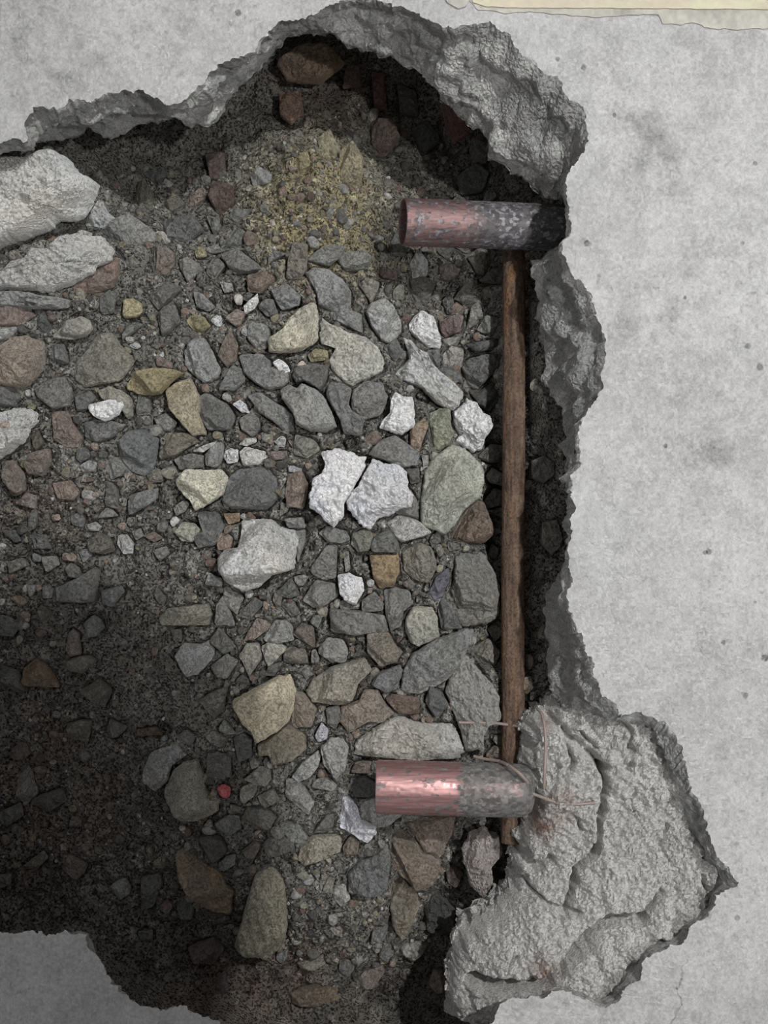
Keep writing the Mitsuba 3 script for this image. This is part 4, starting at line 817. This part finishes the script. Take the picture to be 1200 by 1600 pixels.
for s in built:
    if s['lab']:
        lab = s['lab'][0]
    else:
        near = sorted(MARKS, key=lambda m_: math.hypot(m_[1][0] - s['c'][0], m_[1][1] - s['c'][1]))
        for mk in near:
            lab = f"{look(s)} {where(s['c'], mk[1])} {mk[0]}"
            if lab not in seen and len(lab.split()) <= 16: break
    seen.add(lab)
    tag(s['key'], lab, {'s': 'stone', 'c': 'concrete lump', 'p': 'pebble', 'r': 'chip'}[s['kind']])

# ------------------------------------------------------------------ copper pipe stubs, rod, tie wires
UPX = float(wp(738, 350, -.06)[0]); LOX = float(wp(717, 1230, -.035)[0])
def pipe_mat(x0, copper, patina, light, soft, amount, rough):
    def wgt(p, n, uv):
        streak = pfbm(p.x * 120, p.y * 420, p.z * 420, 3)
        sp = pnoise(p.x * 450, p.y * 700, p.z * 700)
        zone = pss(-soft, soft, p.x - x0 + .02 * (streak - .5))
        spots = pss(amount, amount + .16, pfbm(p.x * 260, p.y * 330, p.z * 330, 3)) * .85
        return dr.clip(dr.maximum(zone, spots) * (.86 + .14 * sp), 0, 1)
    def pc(p, n, uv):
        a = pfbm(p.x * 300, p.y * 380, p.z * 380, 4); b_ = pss(.52, .72, pfbm(p.x * 420, p.y * 520, p.z * 520, 3))
        return pmix(pmix(tuple(float(q) * .5 for q in patina), patina, pss(.3, .65, a)), light, b_ * .75)
    def cc(p, n, uv):
        a = pfbm(p.x * 60, p.y * 900, p.z * 900, 3)
        return pmix(tuple(q * .72 for q in copper), copper, pss(.25, .7, a))
    def cb(p, n, uv): return pfbm(p.x * 90, p.y * 700, p.z * 700, 2) + .5 * pnoise(p.x * 500, p.y * 500, p.z * 500)
    return {'type': 'twosided', 'b': {'type': 'bumpmap', 'tex': proc(cb, 2e-4), 'scale': .00022,
            'inner': {'type': 'blendbsdf', 'weight': proc(wgt),
            'a': {'type': 'principled', 'base_color': proc(cc), 'metallic': .85, 'roughness': rough, 'specular': .5},
            'c': {'type': 'principled', 'base_color': proc(pc), 'metallic': .15, 'roughness': .62, 'specular': .4}}}}
scene['mat_pipe_upper'] = pipe_mat(UPX, (.40, .255, .25), (.15, .147, .157), (.42, .42, .46), .010, .47, .62)
scene['mat_pipe_lower'] = pipe_mat(LOX, (.78, .45, .44), (.20, .20, .195), (.33, .33, .32), .0025, .56, .36)
def align(mesh, a, b):
    a, b = np.asarray(a, float), np.asarray(b, float)
    M = trimesh.geometry.align_vectors([0, 0, 1], (b - a) / np.linalg.norm(b - a)); M[:3, 3] = a
    mesh.apply_transform(M); return mesh
def pipe(a, b, R, wall, closed):
    L = float(np.linalg.norm(np.asarray(b) - a))
    prof = [(R - wall, .05 if closed else L), (R - wall, .0016), (R - wall * .8, .0004), (R - wall * .45, 0), (R - wall * .15, .0003), (R, .0012)]
    prof += [(R, z_) for z_ in np.linspace(.004, L - .016, 60)]
    prof += [(R * .995, L - .013), (R * .97, L - .009), (R * .90, L - .005), (R * .76, L - .0018), (R * .5, L), (0, L)] if closed else [(R, L)]
    if closed: prof = [(0, .05)] + prof
    else: prof = prof + [prof[0]]
    me = trimesh.creation.revolve(np.array(prof), sections=96)
    v = me.vertices; rr = np.hypot(v[:, 0], v[:, 1])[:, None]
    v[:, :2] *= 1 + .012 * fb(v, 60, 2, int(R * 1e5))[:, None] + (.016 * fb(v, 420, 2, 5)[:, None] * np.clip((v[:, 2:] - L * .45) / .02, 0, 1))
    return align(me, a, b)
def p3d(u, v, z): return np.array([*wp(u, v, z), z])
scene['copper_pipe'] = ply(pipe(p3d(629, 347, -.060), p3d(930, 358, -.084), .0159, .0014, False), 'mat_pipe_upper', smooth=40)
tag('copper_pipe', 'upper cut copper pipe stub, dull with blue-grey patina, coming out of the slab edge', 'pipe')
scene['copper_pipe_001'] = ply(pipe(p3d(588, 1229, -.038), p3d(834, 1236, -.034), .0174, .0014, True), 'mat_pipe_lower', smooth=40)
tag('copper_pipe_001', 'lower cut copper pipe stub with shiny pink end, grey where it enters the mortar', 'pipe')

def tube(path, rad, sections=10, seed=0, rough=0.0):
    path = np.asarray(path, float); d = np.gradient(path, axis=0); d /= np.linalg.norm(d, axis=1, keepdims=True)
    up = np.array([0, 0, 1.0]); rows_ = []
    ang = np.linspace(0, 2 * math.pi, sections, endpoint=False)
    for p, t in zip(path, d):
        s_ = np.cross(up, t) if abs(t[2]) < .9 else np.cross([1, 0, 0], t); s_ /= np.linalg.norm(s_); u_ = np.cross(t, s_)
        rows_.append(p + rad * (np.cos(ang)[:, None] * s_ + np.sin(ang)[:, None] * u_))
    Vt = np.vstack(rows_ + [path[:1], path[-1:]]); n_, k_2 = len(path), sections
    ii = np.arange(n_ * k_2).reshape(n_, k_2); jj = np.roll(ii, -1, 1)
    Ft = [np.stack([ii[:-1], jj[:-1], jj[1:]], -1).reshape(-1, 3), np.stack([ii[:-1], jj[1:], ii[1:]], -1).reshape(-1, 3),
          np.stack([np.full(k_2, n_ * k_2), jj[0], ii[0]], 1), np.stack([np.full(k_2, n_ * k_2 + 1), ii[-1], jj[-1]], 1)]
    return Vt, np.vstack(Ft)
def smooth_path(pts, n):
    pts = np.asarray(pts, float); s_ = np.concatenate([[0], np.cumsum(np.linalg.norm(np.diff(pts, axis=0), axis=1))])
    q = np.linspace(0, s_[-1], n); out = np.stack([np.interp(q, s_, pts[:, i]) for i in range(3)], 1)
    return ndimage.gaussian_filter1d(out, max(1, n / len(pts) / 3.5), axis=0, mode='nearest')
rp = smooth_path([p3d(803, 345, -.104), p3d(803, 450, -.093), p3d(803, 700, -.089), p3d(801, 900, -.088), p3d(802, 1100, -.086), p3d(800, 1335, -.084)], 420)
RV, RF = tube(rp, .0080, 40)
axis_pt = np.vstack([np.repeat(rp, 40, 0), rp[:1], rp[-1:]])
rad = RV - axis_pt; sc_ = np.array([900, 55, 900.])
RV = axis_pt + rad * (1 + .10 * fb(RV * sc_ / 300, 300 / 3, 3, 81) + .05 * fb(RV, 420, 2, 82))[:, None]
rc = lin((104, 86, 74))[None] * (1 + 1.7 * fb(RV * sc_, 1, 3, 83) + .7 * fb(RV, 120, 3, 84))[:, None]
orange = np.clip((fb(RV * np.array([260, 30, 260.]), 1, 3, 85) - .06) * 6, 0, 1)[:, None]
rc = rc * (1 - .55 * orange) + lin((138, 102, 70)) * .55 * orange
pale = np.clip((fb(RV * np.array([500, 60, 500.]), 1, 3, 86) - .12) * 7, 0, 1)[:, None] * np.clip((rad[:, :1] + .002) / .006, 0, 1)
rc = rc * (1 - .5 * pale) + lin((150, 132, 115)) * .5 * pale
scene['iron_rod'] = ply((RV, RF), 'mat_smooth_rock', smooth=True, color=np.clip(rc * 1.25, .01, .9))
tag('iron_rod', 'long rust-brown rod running between the two copper pipes along the slab edge', 'rod')
scene['mat_wire'] = {'type': 'twosided', 'b': {'type': 'principled', 'base_color': {'type': 'rgb', 'value': [.36, .29, .26]}, 'metallic': .2, 'roughness': .6}}
for pts, lab in (([(712, 1129, -.072), (768, 1129, -.076), (800, 1133, -.082), (832, 1141, -.058)], 'thin rusty tie wire crossing over the brown rod'),
                 ([(838, 1106, -.05), (846, 1113, -.042), (850, 1128, -.036), (853, 1155, -.032), (852, 1180, -.03), (851, 1205, -.028), (850, 1235, -.03)], 'rusty tie wire bent upright at the mortar bed right of the rod'),
                 ([(738, 1181, -.05), (756, 1186, -.045), (780, 1189, -.036), (795, 1196, -.022), (812, 1208, -.014), (824, 1222, -.018)], 'curled rusty tie wire end at the upper side of the lower copper pipe'),
                 ([(818, 1234, -.020), (834, 1241, -.022), (848, 1246, -.026), (866, 1253, -.028), (885, 1257, -.029), (912, 1256, -.03), (940, 1253, -.034)], 'rusty tie wire running from the lower pipe into the cracked mortar')):
    k = key_for('tie_wire')
    scene[k] = ply(tube(smooth_path([p3d(*p) for p in pts], 60), .00105, 10), 'mat_wire', smooth=True)
    tag(k, lab, 'wire')

# ------------------------------------------------------------------ strip along the top of the floor
def plate(pts, z0, z1, jag, seed):
    q = wp(*np.array(pts, float).T, z1); q = resample(q, 2200)
    q3 = np.column_stack([q, np.full(len(q), seed)])
    q = q + np.stack([fb(q3, 220, 4, seed), fb(q3, 220, 4, seed + 1)], 1) * jag
    g = Polygon(q).buffer(0)
    if g.geom_type != 'Polygon': g = max(g.geoms, key=lambda a_: a_.area)
    me = trimesh.creation.extrude_polygon(g, z1 - z0, engine='earcut'); me.apply_translation([0, 0, z0]); return me
def skim_col(p, n, uv):
    v = .50 + .22 * (pfbm(p.x * 60, p.y * 60, 2.0, 3) - .5) + .2 * (pfbm(p.x * 330, p.y * 330, 5.0, 3) - .5)
    return mi.Color3f(v * 1.03, v, v * .90)
def tile_col(p, n, uv):
    v = .60 + .14 * (pfbm(p.x * 50, p.y * 50, 2.0, 3) - .5) + .12 * (pfbm(p.x * 300, p.y * 300, 5.0, 3) - .5)
    g_ = pss(.45, .65, pfbm(p.x * 35, p.y * 35, 8.0, 2))
    return mi.Color3f(v * 1.06, v * (.95 + .07 * g_), v * .74)
scene['mat_skim'] = {'type': 'twosided', 'b': {'type': 'principled', 'base_color': proc(skim_col), 'roughness': .85, 'specular': .3}}
scene['mat_tile'] = {'type': 'twosided', 'b': {'type': 'principled', 'base_color': proc(tile_col), 'roughness': .6, 'specular': .4}}
scene['floor__mortar_skim'] = ply(plate([(715, -20), (735, 2), (745, 14), (790, 20), (830, 17), (860, 22), (905, 24), (925, 27), (960, 26), (985, 22), (1010, 22), (1030, 24), (1036, 36), (1062, 38), (1085, 34), (1110, 44), (1150, 46), (1200, 44), (1300, 47), (1600, 50), (3600, 60), (3600, -30)], -.001, .0010, .0022, 91), 'mat_skim')
tag('floor__mortar_skim', 'beige skim of mortar with a ragged edge')
scene['floor_tile'] = ply(plate([(738, -1200), (738, 3), (760, 10), (820, 12), (900, 12), (1000, 13), (1200, 14), (1500, 15), (3600, 22), (3600, -1200)], -.001, .0022, .0008, 95), 'mat_tile')
tag('floor_tile', 'cream yellow tile along the top right edge of the grey floor', 'tile')
scene['floor_tile_001'] = ply(plate([(500, -1200), (500, -40), (600, -32), (690, -12), (700, 4), (716, 13), (728, 9), (734, 0), (734, -1200)], -.001, .0016, .0012, 97), 'mat_skim')
tag('floor_tile_001', 'broken beige tile corner at the top edge, left of the cream tile', 'tile')

# ------------------------------------------------------------------ pebbles and gravel
protos = []
for i in range(10):
    r_ = np.random.default_rng(500 + i)
    me = trimesh.creation.icosphere(subdivisions=2)
    v = me.vertices * r_.uniform(.7, 1.25, 3)
    for _ in range(7):
        d = r_.normal(size=3); d /= np.linalg.norm(d); cut = r_.uniform(.55, .85)
        s_ = v @ d; v = v - np.outer(np.maximum(s_ - cut, 0), d)
    v *= (1 + .22 * fb(v, 2.2, 3, i))[:, None]
    protos.append((v, np.array(me.faces)))
PCOL = [(112, 111, 107), (128, 127, 123), (98, 97, 93), (118, 107, 99), (124, 119, 104), (150, 149, 146), (106, 102, 96), (112, 98, 90), (140, 136, 126), (86, 85, 83)]
pply = []
for i, (v, f_) in enumerate(protos):
    cc = lin(PCOL[i])[None] * (1 + .7 * fb(v, 2.5, 3, 60 + i))[:, None]
    pply.append(ply((v, f_), 'mat_smooth_rock', smooth=True, color=np.clip(cc * 1.35, .01, .9)))
PLAB = ['grey', 'light grey', 'dark grey', 'reddish grey', 'olive beige', 'whitish', 'brownish grey', 'reddish brown', 'cream grey', 'charcoal grey']
placed = []
def free(x, y):
    j, i = int((x - gx[0]) / SP), int((y - gy[0]) / SP)
    return 0 <= i < Z.shape[0] and 0 <= j < Z.shape[1] and holemask[i, j] and not smask[i, j], i, j
def spot(r_):
    while True:
        u, v = r_.uniform(-20, 880), r_.uniform(60, 1600)
        x, y, z = at(u, v)
        ok, i, j = free(x, y)
        if not ok or lpoly.contains(Point(x, y)): continue
        if r_.random() > (.3 if fine[i, j] > .5 else 1): continue
        return x, y, float(zfin((y, x)).ravel()[0])
rp_ = np.random.default_rng(77)
for i in range(270):
    x, y, z = spot(rp_)
    s_ = rp_.uniform(.0022, .0048) * (1.25 if rp_.random() < .15 else 1)
    kind = int(rp_.integers(0, 10))
    M = trimesh.transformations.random_rotation_matrix(rp_.random(3)); 
    M[:3, :3] = np.diag([1, 1, .7]) @ M[:3, :3] * s_; M[:3, 3] = [x, y, z + s_ * .25]
    k = key_for('pebble')
    scene[k] = {**pply[kind], 'to_world': T(M)}
    tag(k, f'small {PLAB[kind]} broken pebble loose in the soil of the hole', 'pebble', f'{PLAB[kind]} pebbles scattered in the hole')
gv, gf, gc, off = [], [], [], 0
low = []
for i in range(8):
    r_ = np.random.default_rng(900 + i); me = trimesh.creation.icosphere(subdivisions=1); v = me.vertices * r_.uniform(.6, 1.25, 3)
    for _ in range(4):
        d = r_.normal(size=3); d /= np.linalg.norm(d); s2 = v @ d; v = v - np.outer(np.maximum(s2 - r_.uniform(.5, .8), 0), d)
    low.append((v, np.array(me.faces)))
for i in range(7500):
    x, y, z = spot(rp_)
    if abs(x - .095) < .022 and y > -.24 or dist[int((y - gy[0]) / SP), int((x - gx[0]) / SP)] < .0028: continue
    s_ = float(np.clip(.0009 * (1 - rp_.random()) ** -.4, .0010, .0034))
    v, f_ = low[int(rp_.integers(0, 8))]
    M = trimesh.transformations.random_rotation_matrix(rp_.random(3))[:3, :3]
    gv.append((v @ M.T) * s_ + [x, y, z + .35 * s_]); gf.append(f_ + off); off += len(v)
    base = lin(PCOL[int(rp_.integers(0, 10))]) * rp_.uniform(.6, 1.5)
    gc.append(np.repeat(base[None], len(v), 0))
scene['gravel'] = ply((np.vstack(gv), np.vstack(gf)), 'mat_smooth_rock', smooth=False, color=np.clip(np.vstack(gc) * 1.35, .01, .9))
tag('gravel', 'fine broken gravel strewn over the soil between the stones', 'gravel', kind='stuff')

# ------------------------------------------------------------------ the work lamp that lights the place, beside the frame
scene['mat_black'] = {'type': 'twosided', 'b': {'type': 'principled', 'base_color': {'type': 'rgb', 'value': [.03, .03, .03]}, 'roughness': .5}}
def work_lamp(pos, power, out, label):
    aim = np.array([.0, 0, -.05]) - pos; aim /= np.linalg.norm(aim)
    k = key_for('work_lamp')
    ln = align(trimesh.creation.revolve(np.array([(0, 0), (LAMP_R, 0), (LAMP_R, .003), (0, .003)]), sections=48), pos, pos + aim)
    scene[k + '__lens'] = {**ply(ln, 'mat_black'), 'emitter': {'type': 'area', 'radiance': {'type': 'rgb', 'value': [power, power, power * .98]}}}
    hs = align(trimesh.creation.revolve(np.array([(0, 0), (LAMP_R * .8, 0), (LAMP_R + .02, .05), (LAMP_R + .02, .085), (LAMP_R + .008, .085), (LAMP_R + .008, .055), (0, .052)]), sections=48), pos - aim * .06, pos)
    scene[k + '__housing'] = ply(hs, 'mat_black', smooth=35)
    top_ = pos - aim * .03; foot = pos[:2] + out
    scene[k + '__pole'] = ply(tube(np.linspace([*foot, .25], [*(top_[:2] + out * .4), top_[2]], 6), .012, 16), 'mat_black', smooth=40)
    for i in range(3):
        a_ = i * 2.094 + .3
        scene[k + '__leg' + (f'_{i:03d}' if i else '')] = ply(tube(np.linspace([*foot, .5], [foot[0] + .3 * math.cos(a_), foot[1] + .3 * math.sin(a_), .01], 6), .009, 12), 'mat_black', smooth=40)
    tag(k, label, 'lamp')
work_lamp(LAMP, LAMP_L, np.array([.14, .10]), 'black work lamp on a tripod, the brighter and farther of the two beside the hole')
work_lamp(LAMP_2, LAMP_2_L, np.array([.16, -.06]), 'black work lamp on a tripod, the weaker one right of the hole')

# ------------------------------------------------------------------ the photographer, bent over the hole behind the camera: the shade at the lower left is theirs
import manifold3d as m3
def ball(c, r):
    return m3.Manifold.sphere(r, 20).translate([float(q) for q in c])
def limb(*cr):
    out = m3.Manifold()
    for (a, ra), (b, rb) in zip(cr[:-1], cr[1:]):
        out = out + m3.Manifold.batch_hull([ball(a, ra), ball(b, rb)])
    return out
def solid(man, n=3, edge=.014):
    man = man.refine_to_length(edge); me = man.to_mesh()
    t_ = trimesh.Trimesh(me.vert_properties[:, :3], me.tri_verts, process=True)
    trimesh.smoothing.filter_taubin(t_, iterations=n * 5); return t_
CZ = CAM_H + .012
scene['mat_skin'] = {'type': 'twosided', 'b': {'type': 'principled', 'base_color': {'type': 'rgb', 'value': [.45, .28, .21]}, 'roughness': .55}}
scene['mat_cloth'] = {'type': 'twosided', 'b': {'type': 'principled', 'base_color': {'type': 'rgb', 'value': [.05, .055, .07]}, 'roughness': .9}}
ph = trimesh.creation.box(extents=[.074, .156, .008]); ph = m3.Manifold.batch_hull([m3.Manifold.cylinder(.008, .009, .009, 24).translate([sx * .028, sy * .069, 0]) for sx in (-1, 1) for sy in (-1, 1)])
me = ph.translate([.0, -.058, CZ + .002]).to_mesh()
scene['mobile_phone'] = ply((me.vert_properties[:, :3], me.tri_verts), 'mat_black', smooth=30)
tag('mobile_phone', 'black mobile phone held in two hands above the hole', 'phone')
pc = np.array([0, -.06, CZ + .006])
HD = np.array([.188, .205, .90]); SH = np.array([.10, -.06, 1.07])
bodyM = limb(((0, -.62, .92), .135), ((.04, -.36, 1.05), .135), (SH, .125)) + limb((SH + [-.18, .05, .0], .065), (SH + [.18, -.05, .0], .065)) + limb((SH + [0.02, .06, 0], .06), (HD * .5 + SH * .5, .055))
headM = m3.Manifold.batch_hull([ball(HD, .085), ball(HD + [-.02, -.03, -.06], .062), ball(HD + [.02, .05, -.01], .075)]) + limb((HD + [-.03, -.02, -.09], .013), (HD + [-.02, .01, -.098], .012)) + ball(HD + [-.075, .035, 0], .02) + ball(HD + [.075, -.045, 0], .02)
armM = m3.Manifold()
for s in (-1, 1):
    armM = armM + limb((SH + [s * .18, -s * .05, 0], .058), ((s * .24 + .03, -.26, .85), .046), ((s * .12, -.17, CZ - .0), .030), ((s * .075, -.105, CZ + .0), .026))
    armM = armM + m3.Manifold.batch_hull([ball((s * .075, -.115, CZ), .018), ball((s * .052, -.05, CZ + .004), .014), ball((s * .058, -.125, CZ), .016)])
    for i, yy in enumerate((-.045, -.068, -.09, -.112)):
        armM = armM + limb(((s * .058, yy - .012, CZ), .0105), ((s * .044, yy, CZ + .003 + .0), .009), ((s * .034, yy + .006, CZ + .016), .0085))
    armM = armM + limb(((s * .066, -.11, CZ + .01), .012), ((s * .045, -.085, CZ + .022), .0105), ((s * .025, -.07, CZ + .022), .009))
legM = m3.Manifold()
for s in (-1, 1):
    legM = legM + limb(((s * .10, -.62, .84), .095), ((s * .15, -.62, .46), .062), ((s * .15, -.74, .10), .042)) + limb(((s * .15, -.76, .045), .042), ((s * .16, -.58, .034), .032))
scene['person__body'] = ply(solid(headM + armM + limb((SH, .06), (HD, .065)), 2, .008), 'mat_skin', smooth=True)
scene['person__clothing'] = ply(solid(bodyM + legM), 'mat_cloth', smooth=True)
sl = m3.Manifold()
for s in (-1, 1): sl = sl + limb((SH + [s * .18, -s * .05, 0], .068), ((s * .24 + .03, -.26, .85), .057), ((s * .16, -.20, CZ + .04), .042))
scene['person__sleeves'] = ply(solid(sl), 'mat_cloth', smooth=True)
scene['person__hair'] = ply(solid(m3.Manifold.batch_hull([ball(HD + [.0, .005, .02], .088), ball(HD + [.02, .05, .012], .082)])), 'mat_black', smooth=True)
tag('person', 'person in dark clothes bending over the hole and holding a phone', 'person')
